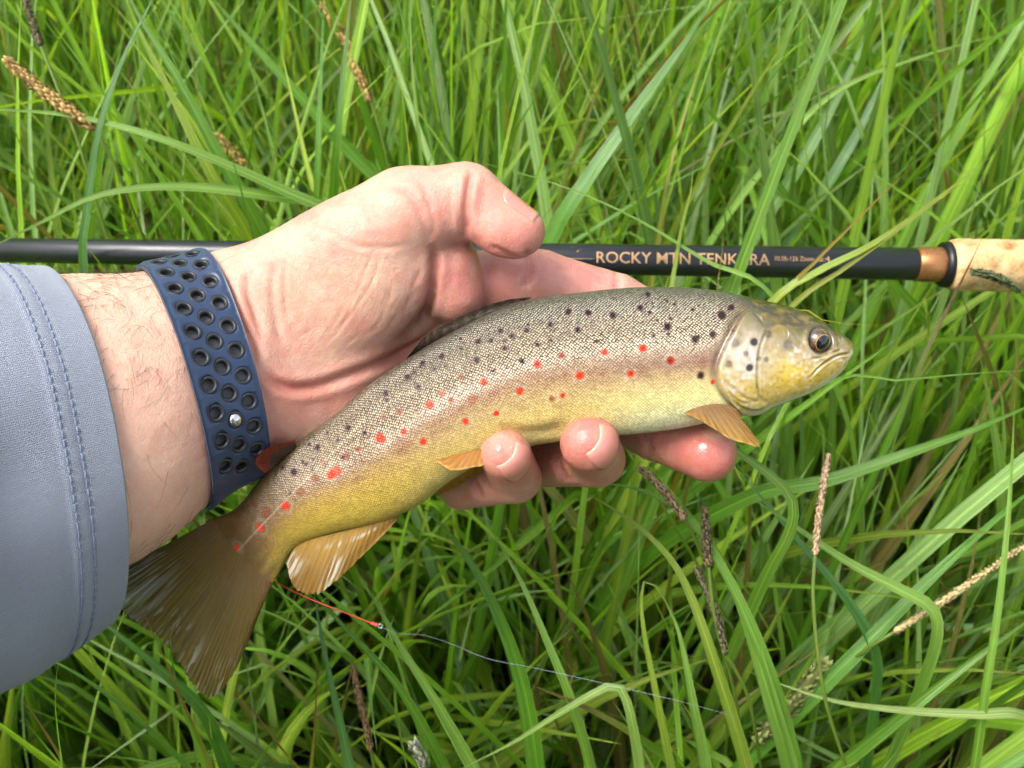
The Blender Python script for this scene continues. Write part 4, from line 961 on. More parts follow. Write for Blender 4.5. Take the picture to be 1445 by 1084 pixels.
# eye: globe with iris and pupil, socket rim darker
def eye():
    ex, ey = 1152, 480; zc = fish_z(ex, ey); R = 4.1
    C = W(ex, ey, zc - 1.75); nu, nv = 64, 40
    a = np.linspace(0, 2 * np.pi, nu, endpoint=False); p = np.linspace(0.001, 1.9, nv)
    A, Pp = np.meshgrid(a, p, indexing='ij')
    look = norm(np.array([0.30, -0.34, 1.0])); rx = norm(np.cross([0, 1, 0], look)); ry = np.cross(look, rx)
    dirs = np.cos(Pp)[..., None] * look + np.sin(Pp)[..., None] * (np.cos(A)[..., None] * rx + np.sin(A)[..., None] * ry)
    bulge = 1 + 0.05 * np.exp(-(Pp / .5) ** 2)
    V = (C + dirs * (R * bulge)[..., None]).reshape(-1, 3)
    r = np.sin(Pp).ravel() * R; r = np.where(Pp.ravel() > 1.5, 9, r); an = A.ravel()
    rr = r / (1 + .10 * np.cos(an - .4))
    c = np.tile(lin((10, 12, 16)), (len(r), 1))
    n = vnoise(np.c_[np.cos(an) * 3, np.sin(an) * 3, r * 1.5], 3)
    iris = mixc(np.tile(lin((104, 78, 40)), (len(r), 1)), lin((30, 28, 30)), np.clip(.5 + .7 * n, 0, 1))
    c = mixc(c, lin((176, 124, 70)), sstep(2.3, 2.42, rr)); c = mixc(c, iris, sstep(2.46, 2.62, rr)); c = mixc(c, lin((66, 58, 44)), sstep(3.6, 4.1, rr))
    t = NT('eye_surface'); m = t.done(t.bsdf(Base_Color=attr(t, 'Col'), Roughness=0.08, Coat_Weight=1.0, Coat_Roughness=0.02))
    part('eye', wld(V), grid_faces(nu, nv, closed_u=True), m, fish, col=c)['label'] = 'glossy black eye with a thin gold ring'
eye()

# ------------------------------------------------------------------ rod lying in the grass behind the hand
def rod():
    ZR = -128.0                                            # mm behind the fish plane
    a, b = W(-260, 349, ZR), W(1560, 377, ZR); u = norm(b - a); Lr = np.linalg.norm(b - a)
    k = 40; an = np.linspace(0, 2 * np.pi, k, endpoint=False); A = norm(np.cross(u, EZ)); Bv = np.cross(u, A)
    def xs(px): return (W(px, 365, ZR)[0] - a[0]) / u[0]
    base = wld(a + u * Lr * .5); root = thing('fishing_rod', 'black fishing rod with gold lettering and cork grip lying in the grass behind the hand', 'fishing rod', tuple(base))
    def lathe(name, prof, mat, label=None, kk=k):
        V = np.concatenate([(a + u * s)[None] + r * (np.cos(an)[:, None] * A + np.sin(an)[:, None] * Bv) for s, r in prof])
        o = part(name, wld(V), grid_faces(len(prof), k, closed_v=True), mat, root)
        if label: o['label'] = label
        return o
    pxmm = FPX / (D0 - ZR)
    R = lambda px: px / 2 / pxmm
    x0, x1, x2, x3 = xs(-260), xs(1291), xs(1327), xs(1338)
    lathe('blank', [(x0, .01), (x0, R(33)), (xs(300), R(36)), (xs(700), R(42)), (x1 - .3, R(46)), (x1, R(44)), (x1, .01)], M['rod'])
    lathe('winding', [(x1 + .01, .01), (x1, R(46)), (x1 + .5, R(48.5)), (x2 - .5, R(50)), (x2, R(49))], M['bronze'], 'polished bronze winding check')
    lathe('ring', [(x2, R(49)), (x2 + .3, R(62)), (x3 - .6, R(66)), (x3, R(60))], M['blackrub'], 'black rubber ring in front of the grip')
    prof = [(x3 - .2, R(56)), (x3 + .6, R(69)), (x3 + 3, R(72.5))]; s = x3 + 3
    while s < xs(1548):
        prof += [(s + .05, R(72.5)), (s + 5.9, R(74) + .05 * math.sin(s)), (s + 6.05, R(73.2))]; s += 6.15
    prof += [(s, R(60)), (s + .5, .01)]
    lathe('grip', prof, M['cork'], 'pale cork grip')
    def text(body, pxl, pxr, pyc, hpx, bold=0.0):
        cu = bpy.data.curves.new('t', 'FONT'); cu.body = body; cu.size = 1.0; cu.resolution_u = 3; cu.offset = bold
        o = bpy.data.objects.new('t', cu); COL.objects.link(o)
        me = bpy.data.meshes.new_from_object(o.evaluated_get(bpy.context.evaluated_depsgraph_get())); bpy.data.objects.remove(o)
        V = np.array([v.co[:] for v in me.vertices]); F = [list(p.vertices) for p in me.polygons]; bpy.data.meshes.remove(me)
        V[:, 0] = (V[:, 0] - V[:, 0].min()) / np.ptp(V[:, 0]); hh = np.ptp(V[:, 1]); V[:, 1] = (V[:, 1] - V[:, 1].min()) / hh - .5
        return V, F
    def letter(name, body, pxl, pxr, pyc, hpx, bold=0.0):
        V, F = text(body, pxl, pxr, pyc, hpx, bold)
        bm = bmesh.new(); vs = [bm.verts.new(v) for v in V]
        for f in F:
            try: bm.faces.new([vs[i] for i in f])
            except ValueError: pass
        for yb in np.linspace(-.45, .45, 10):
            bmesh.ops.bisect_plane(bm, geom=bm.verts[:] + bm.edges[:] + bm.faces[:], plane_co=(0, yb, 0), plane_no=(0, 1, 0), dist=1e-5)
        bmesh.ops.triangulate(bm, faces=bm.faces[:])
        me = bpy.data.meshes.new('t2'); bm.to_mesh(me); bm.free()
        V = np.array([v.co[:] for v in me.vertices]); F = [list(p.vertices) for p in me.polygons]
        s = xs(pxl) + V[:, 0] * (xs(pxr) - xs(pxl)); px = pxl + V[:, 0] * (pxr - pxl)
        rr = np.interp(s, [xs(300), xs(700), x1], [R(36), R(42), R(46)]) + 0.06
        cyl_y = np.interp(px, [-260, 1560], [349, 377])
        yy = -(pyc + (px - pxl) * .0154 - V[:, 1] * hpx - cyl_y) / pxmm          # mm above the rod axis
        q = yy / rr; q = np.clip(q, -.98, .98); upv = norm(np.cross(EZ, u)); fw = np.cross(u, upv)
        fw = fw if fw[2] > 0 else -fw
        P = a + u * s[:, None] + rr[:, None] * (q[:, None] * upv + np.sqrt(1 - q * q)[:, None] * fw)
        # keep the printed face towards the viewer
        part(name, wld(P), F, M['gold'], root, smooth=False)['label'] = 'gold lettering ' + body
    letter('lettering', 'ROCKY MTN TENKARA', 840, 1081, 365.5, 16, 0.008)
    letter('lettering', "10.5ft-12ft Zoom", 1088, 1142, 367.5, 6.5, 0.0)
    letter('lettering', "6:4", 1148, 1164, 368, 8, 0.0)
    # gold emblem left of the words, partly hidden by the finger
    em = []
    for (x_, y_) in ((798, 368), (798, 357), (806, 351), (814, 357), (819, 353), (836, 368)):
        em.append((x_, y_))
    s = np.array([xs(q[0]) for q in em]); upv = norm(np.cross(EZ, u)); fw = np.cross(u, upv); fw = fw if fw[2] > 0 else -fw
    cyl_y = np.interp([q[0] for q in em], [-260, 1560], [349, 377]); q_ = -(np.array([q[1] for q in em]) - cyl_y) / pxmm / (R(42.5) + .06)
    P = a + u * s[:, None] + (R(42.5) + .08) * (q_[:, None] * upv + np.sqrt(1 - q_ ** 2)[:, None] * fw)
    part('emblem', wld(P), [[0, 1, 2, 3], [0, 3, 4, 5]], M['gold'], root, smooth=False)['label'] = 'gold mountain emblem half hidden by the index finger'
rod()

# ------------------------------------------------------------------ line: coral level line, tippet ring, clear tippet
def fishing_line():
    P = np.array([W(250, 712, -30), W(290, 752, -26), W(330, 790, -22), W(388, 821, -18), W(430, 842, -16), W(480, 862, -16), W(524, 879, -18)])
    C = catmull(P, 60); root = thing('fishing_line', 'thin coral-red fishing line ending in a tippet ring below the tail', 'fishing line', tuple(wld(P[-1])))
    V, F = tube(C, 0.22, 6); part('line', wld(V), F, M['redline'], root)
    kn = P[-1]; t = np.linspace(0, 1, 30); d = norm(P[-1] - P[-2]); sd = norm(np.cross(d, EZ)); fw = np.cross(sd, d)
    coil = kn + d * (t * 2.2)[:, None] + .42 * (np.cos(t * 30)[:, None] * sd + np.sin(t * 30)[:, None] * fw)
    V, F = tube(coil, 0.30, 6); part('knot', wld(V), F, M['redline'], root)
    a = np.linspace(0, 2 * np.pi, 25); V, F = tube(kn + d * 3.2 + (np.cos(a)[:, None] * d + np.sin(a)[:, None] * sd) * .7, .2, 6); part('tippet_ring', wld(V), F, M['steel'], root)
    T = catmull(np.array([W(534, 884, -18), W(565, 894, -22), W(600, 897, -30), W(640, 910, -36), W(690, 930, -40), W(760, 944, -44), W(850, 964, -48), W(960, 990, -54), W(1040, 1012, -70)]), 80)
    V, F = tube(T, 0.055, 5); part('tippet', wld(V), F, M['clearline'], root)['label'] = 'clear nylon tippet trailing to the right'
fishing_line()

# ------------------------------------------------------------------ grass
GREENS = [(138, 172, 52), (156, 186, 64), (172, 196, 90), (122, 158, 50), (168, 194, 118), (150, 182, 106), (182, 194, 76), (130, 166, 64), (186, 204, 138), (164, 188, 60)]
STRAW = [(188, 168, 110), (170, 146, 92), (156, 132, 84), (200, 186, 136)]
def blade_geo(C, w0, nrm, fold=0.22, uvoff=None, tp=.45):
    """C (n,k,3) centre lines, w0 (n,) widths, nrm (n,k,3) face normals -> V,F,uv with a V section"""
    n, k = C.shape[:2]; T = norm(np.gradient(C, axis=1)); S = norm(np.cross(T, nrm)); Nn = np.cross(S, T)
    s = np.linspace(0, 1, k); prof = np.minimum(1, (0.55 + 1.4 * s)) * np.clip(1 - np.clip((s - tp) / (1 - tp), 0, 1) ** 1.7, 0.02, 1)
    hw = (w0[:, None] * prof[None] / 2 * (1.0))[..., None]
    Lf, Rt, Md = C + S * hw, C - S * hw, C - Nn * hw * (2 * fold)
    V = np.stack([Lf, Md, Rt], 2).reshape(-1, 3)
    q = (np.arange(n)[:, None, None] * (k * 3) + np.arange(k - 1)[None, :, None] * 3 + np.arange(2)[None, None, :]).reshape(-1)
    F = np.stack([q, q + 1, q + 4, q + 3], -1)
    off = (np.arange(n) if uvoff is None else uvoff).astype(float)
    U = np.broadcast_to(off[:, None, None] + np.array([.02, .5, .98])[None, None], (n, k, 3)); Vv = np.broadcast_to(s[None, :, None] * 6 + off[:, None, None] * 1.7, (n, k, 3))
    return V, F, np.stack([U.ravel(), Vv.ravel()], -1)
def blade_cols(n, k, r, straw=0.06, tip=0.35):
    base = np.array([lin(g) for g in GREENS])[r.integers(0, len(GREENS), n)] * np.array([1.05, 1.12, 1.24]) * r.uniform(.55, 1.3, (n, 1))
    st = r.random(n) < straw; base[st] = np.array([lin(g) for g in STRAW])[r.integers(0, len(STRAW), st.sum())] * r.uniform(.5, 1.0, (st.sum(), 1))
    c = np.repeat(base[:, None], k, 1); s = np.linspace(0, 1, k)[None]
    tp = (r.random(n) < tip)[:, None] * sstep(.90, .99, s + r.uniform(-.06, .03, (n, 1))); c = mixc(c, lin((170, 138, 84)), tp)
    bs = (1 - sstep(0, .22, s)) * np.ones((n, 1)); c = mixc(c, lin((150, 158, 84)), .35 * bs)
    return np.repeat(c[:, :, None], 3, 2).reshape(-1, 3)
def project(Q):
    Lc = to_local(Q); dep = D0 - Lc[..., 2]; return CX + Lc[..., 0] * FPX / dep, CY - Lc[..., 1] * FPX / dep, dep
def make_field(n, seed, xr, yr, hmu, k=11, wmm=(3.2, 6.6), tufts=260, straw=.06, outer=False, near=None):
    r = np.random.default_rng(seed)
    tx = np.stack([r.uniform(*xr, tufts), r.uniform(*yr, tufts)], -1); tl = r.normal(0, .16, (tufts, 2)); th_ = r.uniform(.82, 1.15, tufts)
    ti = r.integers(0, tufts, n)
    root = tx[ti] + r.normal(0, .028, (n, 2)); lean = tl[ti] + r.normal(0, .11, (n, 2)); 
    Lh = np.clip(r.normal(1, .22, n), .35, 1.5) * th_[ti] * hmu(root)
    bend = np.abs(r.normal(.28, .34, n)); az = np.arctan2(lean[:, 1], lean[:, 0]) + r.normal(0, .5, n); th0 = np.hypot(lean[:, 0], lean[:, 1])
    pw = r.uniform(1.6, 3.2, n); kink = r.random(n) < .06; kp = r.uniform(.45, .8, n); ka = r.uniform(.8, 1.9, n)
    wv = r.normal(0, .10, n); s = np.linspace(0, 1, k)
    lucky = r.random(n); alive = np.ones(n, bool); C = np.zeros((n, k, 3))
    for it in range(5):
        ang = th0[:, None] + bend[:, None] * s[None] ** pw[:, None] + (kink * ka)[:, None] * sstep(-.05, .05, s[None] - kp[:, None])
        az2 = az[:, None] + wv[:, None] * s[None] * 3
        d = np.stack([np.sin(ang) * np.cos(az2), np.sin(ang) * np.sin(az2), np.cos(ang)], -1)
        C = np.concatenate([np.zeros((n, 1, 3)), np.cumsum(.5 * (d[:, 1:] + d[:, :-1]), 1)], 1) * (Lh / (k - 1))[:, None, None]
        C[..., 0] += root[:, 0:1]; C[..., 1] += root[:, 1:2]
        px, py, dep = project(C)
        infr = (px > -140) & (px < 1585) & (py > -120) & (py < 1260)
        lim = (np.where(py < 330, 445, 425) if near is None else near) + 0 * px
        # clear the volume of arm, fish and rod: nothing nearer than the hand, few blades across the rod
        kneel = (np.abs(C[..., 0]) < .42) & (C[..., 1] < .02) & (C[..., 1] > -.95) & (C[..., 2] > .02)
        bad = ((dep < lim) & infr) | (dep < 120) | kneel
        rodm = (np.abs(py - (354 + px * .0154)) < 34) & (dep < 452) & infr
        overhand = (dep < 412) & (px > 120) & (px < 1060) & (py > 210) & (py < 720)
        b = bad.any(1) | (rodm.any(1) & (lucky > .05)) | overhand.any(1)
        if it == 4: alive = ~b; break
        Lh = np.where(b, Lh * r.uniform(.55, .85, n), Lh); 
    if outer: alive &= (np.abs(root[:, 0]) > 1.15) | (root[:, 1] > 2.2) | (root[:, 1] < .72) & (np.abs(root[:, 0]) > .6) | (root[:, 1] < -.1)
    alive &= (root[:, 1] > .34) | outer | (near is not None) | (r.random(n) < .42)
    alive &= (C[..., 2].max(1) > .03) & (C[..., 2].min(1) > -.02)
    C = C[alive]; n = len(C)
    horiz = np.stack([np.cos(az[alive]), np.sin(az[alive]), 0 * az[alive]], -1)
    T = norm(np.gradient(C, axis=1)); face = norm(np.stack([np.cos(az[alive]), np.sin(az[alive]), 0 * az[alive]], -1) * .6 + r.normal(0, .6, (n, 3)) * np.array([1, 1, 0]) + np.array([0, -.5, .2]))
    nr = norm(np.cross(np.cross(T, np.broadcast_to(face[:, None], T.shape)) + 1e-6, T))
    tw = r.normal(0, .6, n)[:, None] + r.normal(0, .6, n)[:, None] * s[None]
    S0 = np.cross(T, nr); nr = nr * np.cos(tw)[..., None] + S0 * np.sin(tw)[..., None]
    wid = r.uniform(*wmm, n) * np.where(C[:, 0, 1] < .42, 1.35, 1.0)
    V, F, uv = blade_geo(C, wid * .001, nr, .2)
    return V, F, uv, blade_cols(n, k, r, straw)
def hnear(p):   # metres; shorter under the hand, taller beyond the rod
    return np.interp(p[:, 1], [-.3, .05, .25, .45, .8, 2.5], [.34, .38, .42, .50, .58, .62])
parts_ = [make_field(11000, 11, (-.62, .62), (-.10, 1.0), hnear, 11, (2.2, 6.4), 330, .07),
          make_field(8000, 12, (-1.25, 1.25), (.72, 2.3), hnear, 8, (2.8, 7), 380, .07),
          make_field(7000, 14, (-2.4, 2.4), (-1.3, 3.6), hnear, 7, (3, 7), 420, .07, True),
          make_field(800, 15, (-.42, .55), (.10, .50), lambda p: 0 * p[:, 0] + .46, 13, (4.0, 7.4), 60, .03, False, 372),
          make_field(1700, 13, (-.6, .6), (-.10, .55), lambda p: 0 * p[:, 0] + .24, 10, (3, 7), 150, .2)]
for nm, lab, (V, F, uv, cc) in zip(('grass',) * 5, ('long green meadow grass around and under the hand', 'long green meadow grass further back', 'long green meadow grass on the outskirts of the meadow', 'tufts of broad bright grass leaves nearest the hand', 'short shaded grass and dead leaves near the ground'), parts_):
    g = part('grass', V, F, M['grass'], None, col=cc, uv=uv); tag(g, lab, 'grass', kind='stuff')
# dead litter on the ground
def litter():
    r = np.random.default_rng(5); n = 1800; k = 5
    o = np.stack([r.uniform(-.8, .8, n), r.uniform(-.15, 1.3, n), r.uniform(.004, .05, n)], -1); az = r.uniform(0, 6.28, n); L = r.uniform(.06, .22, n)
    d = np.stack([np.cos(az), np.sin(az), r.normal(0, .12, n)], -1); s = np.linspace(0, 1, k)
    C = o[:, None] + d[:, None] * (L[:, None] * s[None])[..., None]; C[..., 2] = np.maximum(C[..., 2], .003)
    nr = np.tile(np.array([0, 0, 1.0]), (n, k, 1)); V, F, uv = blade_geo(C, r.uniform(.003, .006, n), nr, .1)
    cc = blade_cols(n, k, r, 1.0) * .55
    tag(part('litter', V, F, M['grass'], None, col=cc, uv=uv), 'dead grass litter on the soil', 'litter', kind='stuff')
litter()

# ------------------------------------------------------------------ single blades that stand out, each a thing of its own
def rooted(Pw):
    """lead a stem on from its lowest given point in a smooth curve down into the ground"""
    dn = norm(Pw[0] - Pw[1]); dn = norm(dn + np.array([0, 0, -.25])); h = Pw[0, 2]; dh = np.array([dn[0], dn[1], 0.0])
    e = Pw[0] + dh * min(.14, h * .5); e[2] = 0; c1 = Pw[0] + dn * min(.10, h * .4); c2 = e * .9 + c1 * .1 + np.array([0, 0, .12 * h])
    q = np.linspace(0, 1, 6)[1:, None]; bz = (1 - q) ** 3 * Pw[0] + 3 * (1 - q) ** 2 * q * c1 + 3 * (1 - q) * q * q * c2 + q ** 3 * e
    return np.concatenate([bz[::-1], Pw])
def hero(label, pts, wmm, col, group=None, facing=(0, 0, 1), tipcol=None, fold=.22, tw=0.0, ground_end=True):
    """pts from root to tip as (px,py,z); the root is led on down into the sward"""
    P = np.array([W(*p) for p in pts]); Pw = wld(P)
    if ground_end:
        Pw = rooted(Pw)
    C = catmull(Pw, 40 * len(Pw)); al = np.r_[0, np.cumsum(np.linalg.norm(np.diff(C, axis=0), axis=1))]; k = 80
    C = np.stack([np.interp(np.linspace(0, al[-1], k), al, C[:, i]) for i in range(3)], -1)[None]
    nr = np.tile(norm(AR * facing[0] + AU * facing[1] - AF * facing[2]), (1, k, 1)); T = norm(np.gradient(C, axis=1)); S0 = norm(np.cross(T, nr)); nr = np.cross(S0, T)
    t = np.linspace(0, 1, k); a = tw * (t - .5) * 2; nr = nr * np.cos(a)[None, :, None] + S0 * np.sin(a)[None, :, None]
    V, F, uv = blade_geo(C, np.array([wmm * (1.0 if wmm < 3 else 1.15) * .001]), nr, fold, np.array([rng.integers(0, 900)]), .66)
    c = np.tile(lin(col), (k, 1)); 
    if tipcol is not None: c = mixc(c, lin(tipcol), sstep(.80, .97, t))
    c = np.repeat(c[:, None], 3, 1).reshape(-1, 3)
    o = part('grass_blade', V - Pw[0], F, M['grass'], None, col=c, uv=uv); o.location = Pw[0]
    tag(o, label, 'grass blade', group)
LG, MG, BG, YG, DG = (150, 186, 88), (118, 162, 56), (116, 160, 96), (160, 180, 70), (84, 130, 44)
H = [
 ('long pale blade arching over the top left and falling behind the wrist', [(520, 330, -150), (400, 268, -120), (240, 200, -100), (110, 165, -95), (0, 155, -95), (-60, 158, -95)], 5.2, LG),
 ('pale blade curving from the left edge below the brown seed spike towards the wrist', [(470, 300, -150), (380, 276, -120), (250, 263, -105), (140, 275, -95), (50, 318, -90), (-30, 358, -88)], 5.0, LG),
 ('upright blue-green blade bending left past the brown seed spike', [(118, 380, -120), (122, 300, -105), (140, 180, -95), (175, 80, -95), (215, 0, -95), (235, -40, -95)], 4.0, BG),
 ('broad bright blade leaning left above the band', [(370, 330, -150), (310, 220, -130), (250, 110, -120), (190, 10, -120), (160, -60, -120)], 6.6, MG),
 ('second broad bright blade leaning left above the band', [(350, 330, -160), (300, 250, -140), (240, 130, -130), (190, 30, -125), (165, -40, -125)], 6.0, YG),
 ('wide blade leaning from the thumb knuckle up to the left', [(580, 300, -220), (500, 220, -200), (400, 110, -185), (310, 10, -180), (280, -30, -180)], 7.5, MG),
 ('broad blade slanting up to the right above the thumb', [(780, 330, -190), (830, 250, -180), (900, 150, -175), (980, 40, -172), (1010, -20, -172)], 8.5, (110, 158, 66)),
 ('thin pale blade crossing the gold lettering diagonally', [(1085, 412, -112), (1000, 370, -108), (900, 310, -108), (800, 265, -110), (700, 235, -112), (640, 220, -115)], 3.6, LG),
 ('upright light green blade in front of the word between hand and fish head', [(944, 420, -106), (952, 380, -106), (962, 320, -108), (975, 270, -112), (978, 220, -118)], 3.4, YG),
 ('slim brown-tipped blade in front of the rod lettering', [(1008, 440, -112), (1013, 400, -108), (1017, 370, -108), (1020, 345, -108), (1021, 315, -110)], 2.4, (160, 140, 70)),
 ('long yellow-green blade rising right across the rod towards the grip', [(1085, 430, -112), (1150, 385, -106), (1230, 345, -104), (1310, 290, -108), (1405, 215, -116)], 4.4, YG),
 ('dry thin blade crossing beside the yellow-green one on the rod', [(1110, 440, -112), (1190, 380, -105), (1260, 330, -104), (1320, 285, -106), (1380, 245, -112)], 3.0, (168, 170, 80)),
 ('brown-edged blade leaning right over the rod tip lettering', [(1105, 420, -112), (1150, 370, -106), (1200, 320, -106), (1250, 270, -110), (1295, 230, -114)], 2.8, (166, 140, 50)),
 ('bright blade standing in front of the cork grip', [(1280, 560, -100), (1310, 490, -92), (1340, 430, -92), (1365, 380, -92), (1386, 337, -94)], 3.6, MG, (110, 70, 40)),
 ('long blade reaching from the fish mouth to the right edge', [(1180, 536, -60), (1260, 537, -52), (1340, 530, -52), (1440, 523, -52), (1500, 522, -54)], 2.6, MG),
 ('thin yellow blade tip beside the top of the fish head', [(1110, 440, -60), (1165, 453, -46), (1210, 458, -44), (1262, 462, -46)], 1.6, (206, 190, 70)),
 ('large folded blade arching over the fountain of leaves on the lower right', [(1082, 812, -90), (1110, 760, -62), (1120, 720, -52), (1108, 690, -50), (1066, 655, -52), (980, 600, -58), (900, 570, -64)], 5.6, LG),
 ('broad blue-green blade curving from below the longest finger to the right', [(1236, 980, -120), (1235, 920, -105), (1205, 860, -98), (1150, 790, -95), (1090, 720, -100), (1030, 650, -110)], 8.4, (100, 150, 84)),
 ('tall kinked pale blade bent sharply over on the lower right', [(1300, 970, -95), (1322, 900, -75), (1318, 862, -70), (1296, 845, -69), (1200, 795, -72), (1110, 735, -78), (1040, 690, -86)], 6.2, LG),
 ('bright blade arching left from the fountain of leaves on the lower right', [(1130, 1110, -110), (1090, 960, -70), (1030, 820, -55), (970, 730, -55), (900, 690, -60), (830, 682, -64)], 6.0, (146, 188, 80)),
 ('second bright blade arching left inside the fountain of leaves', [(1060, 1110, -100), (1010, 940, -62), (965, 820, -52), (920, 760, -52), (860, 715, -56), (815, 690, -60)], 5.0, YG),
 ('stout central blade of the fountain of leaves', [(1120, 1110, -105), (1085, 980, -72), (1040, 840, -60), (985, 740, -60), (940, 690, -64)], 6.4, LG),
 ('narrow bent blade making an upside-down hook on the lower right', [(950, 1110, -90), (930, 1000, -62), (910, 900, -50), (905, 840, -48), (915, 817, -48), (940, 850, -48), (955, 880, -50)], 3.6, YG),
 ('pale blade beside the upside-down hook', [(1000, 1110, -92), (980, 1000, -62), (960, 900, -52), (940, 850, -50), (925, 822, -50)], 5.2, LG),
 ('horizontal cream blade crossing the lower right', [(1445, 1010, -85), (1380, 1008, -78), (1280, 1003, -74), (1180, 990, -72), (1100, 965, -74), (1045, 943, -78)], 4.6, (176, 196, 120)),
 ('broad blade folded flat with a brown cut end at the bottom centre', [(960, 1090, -95), (900, 1040, -72), (830, 1000, -64), (770, 975, -62), (738, 962, -62)], 7.5, MG, (130, 110, 60)),
 ('pale bent blade with a knee at the bottom centre', [(905, 1110, -85), (892, 1020, -60), (878, 975, -56), (860, 968, -56), (800, 1000, -58), (720, 1050, -62), (640, 1090, -66)], 4.2, (158, 186, 96)),
 ('long pale blade rising from the bottom to the little finger', [(840, 1110, -95), (810, 1000, -66), (770, 900, -56), (735, 820, -56), (700, 760, -62), (685, 735, -66)], 5.2, LG),
 ('broad deep green blade left of the long pale one', [(760, 1110, -110), (735, 960, -90), (690, 840, -80), (640, 760, -80), (590, 710, -90)], 7.6, (104, 152, 44)),
 ('broad striped blade rising from the bottom to the anal fin', [(680, 1110, -95), (620, 1000, -66), (570, 920, -56), (530, 850, -56), (500, 800, -64)], 6.0, LG),
 ('straight green blade under the tippet ring', [(640, 1110, -100), (570, 980, -78), (500, 900, -70), (450, 850, -72), (420, 830, -76)], 5.0, MG),
 ('blue-green blade standing upright below the anal fin', [(500, 1110, -100), (480, 1020, -80), (460, 930, -72), (445, 850, -74), (440, 820, -76)], 4.4, BG),
 ('wide shaded blade from the bottom left up under the tail', [(330, 1110, -130), (290, 1010, -110), (220, 940, -100), (160, 890, -100), (120, 860, -104)], 7.2, DG),
 ('long shaded blade slanting from the sleeve to the bottom edge', [(290, 1110, -120), (200, 1020, -95), (130, 965, -86), (80, 935, -84), (40, 915, -86)], 5.2, (104, 150, 56)),
 ('upright blade against the tip of the tail', [(300, 1110, -60), (275, 1040, -22), (252, 980, -6), (243, 930, 3), (240, 900, 5), (246, 878, 5)], 3.0, (140, 180, 76)),
 ('yellowish blade crossing the lower edge of the tail', [(310, 1110, -62), (280, 1040, -24), (255, 985, -6), (228, 920, 3), (212, 885, 5), (197, 853, 6)], 2.6, (176, 164, 70), (190, 140, 80)),
 ('pale blade curving up beside the sleeve hem', [(92, 1110, -80), (84, 1060, -50), (78, 1000, -36), (80, 950, -30), (90, 912, -28)], 3.4, LG),
 ('short pointed blade with a brown tip at the bottom left', [(105, 1110, -80), (80, 1060, -55), (55, 1020, -46), (30, 985, -44)], 3.4, MG, (180, 130, 80)),
 ('thin light blade beside the short pointed one at the bottom left', [(110, 1110, -80), (70, 1060, -55), (40, 1025, -48), (14, 1007, -46)], 2.6, LG),
 ('brown-tipped dry blade left of the bottom centre', [(440, 1110, -100), (400, 1060, -72), (370, 1020, -64), (345, 985, -62), (336, 964, -62)], 3.8, (150, 150, 76), (150, 110, 80)),
 ('thin yellow stem-like blade standing below the tail', [(438, 1110, -95), (444, 1030, -72), (447, 960, -66), (448, 905, -66)], 2.2, (176, 168, 76), (170, 110, 60)),
 ('long bright blade crossing the lower right to the right edge', [(1020, 1110, -130), (1120, 1010, -110), (1230, 900, -100), (1330, 800, -100), (1445, 700, -104), (1500, 660, -108)], 6.0, (104, 156, 48)),
 ('green blade slanting up right from the bottom to the right edge', [(1150, 1110, -120), (1250, 1030, -95), (1350, 950, -88), (1445, 880, -90), (1500, 850, -92)], 6.6, MG),
 ('tall thin blade standing along the right edge', [(1370, 1110, -100), (1390, 980, -76), (1410, 850, -70), (1425, 700, -74), (1432, 560, -84)], 3.4, (140, 180, 70)),
 ('broad blade reaching from the fingertip to the upper right edge', [(1060, 700, -130), (1160, 680, -112), (1280, 640, -104), (1390, 600, -104), (1480, 560, -110)], 6.4, (112, 158, 50)),
 ('upright blade above the thumb', [(600, 290, -170), (592, 200, -150), (582, 100, -145), (578, 0, -145), (576, -40, -145)], 2.8, LG),
 ('pair-leading upright blade right of the seed spike above the hand', [(446, 320, -170), (448, 240, -150), (452, 130, -145), (456, 20, -145), (457, -30, -145)], 4.2, (112, 160, 60)),
 ('upright bright blade above the palm', [(470, 300, -170), (476, 200, -150), (486, 90, -145), (495, 0, -145), (498, -40, -145)], 5.4, MG),
 ('blue-green blade leaning right in the upper right', [(1120, 330, -260), (1180, 240, -245), (1240, 130, -240), (1290, 20, -240), (1310, -30, -240)], 6.4, (128, 166, 110)),
 ('broad light blade leaning right above the rod', [(1060, 340, -250), (1130, 230, -235), (1190, 120, -230), (1240, 10, -230), (1260, -30, -230)], 7.0, (132, 172, 92)),
 ('long thin light blade slanting across the upper right', [(1000, 345, -230), (1100, 210, -200), (1180, 130, -196), (1300, 80, -198), (1445, 40, -204)], 4.0, LG),
 ('tan thin bent stalk in the upper centre', [(930, 330, -200), (945, 240, -180), (975, 130, -176), (1000, 60, -178)], 3.0, (188, 184, 96)),
]
for e in H: hero(e[0], e[1], e[2], e[3], 'single grass blades in front of the sward', tipcol=e[4] if len(e) > 4 else None, facing=(rng.normal(0, .25), .35 + rng.normal(0, .2), 1), tw=rng.normal(0, .35), fold=rng.uniform(.12, .3))

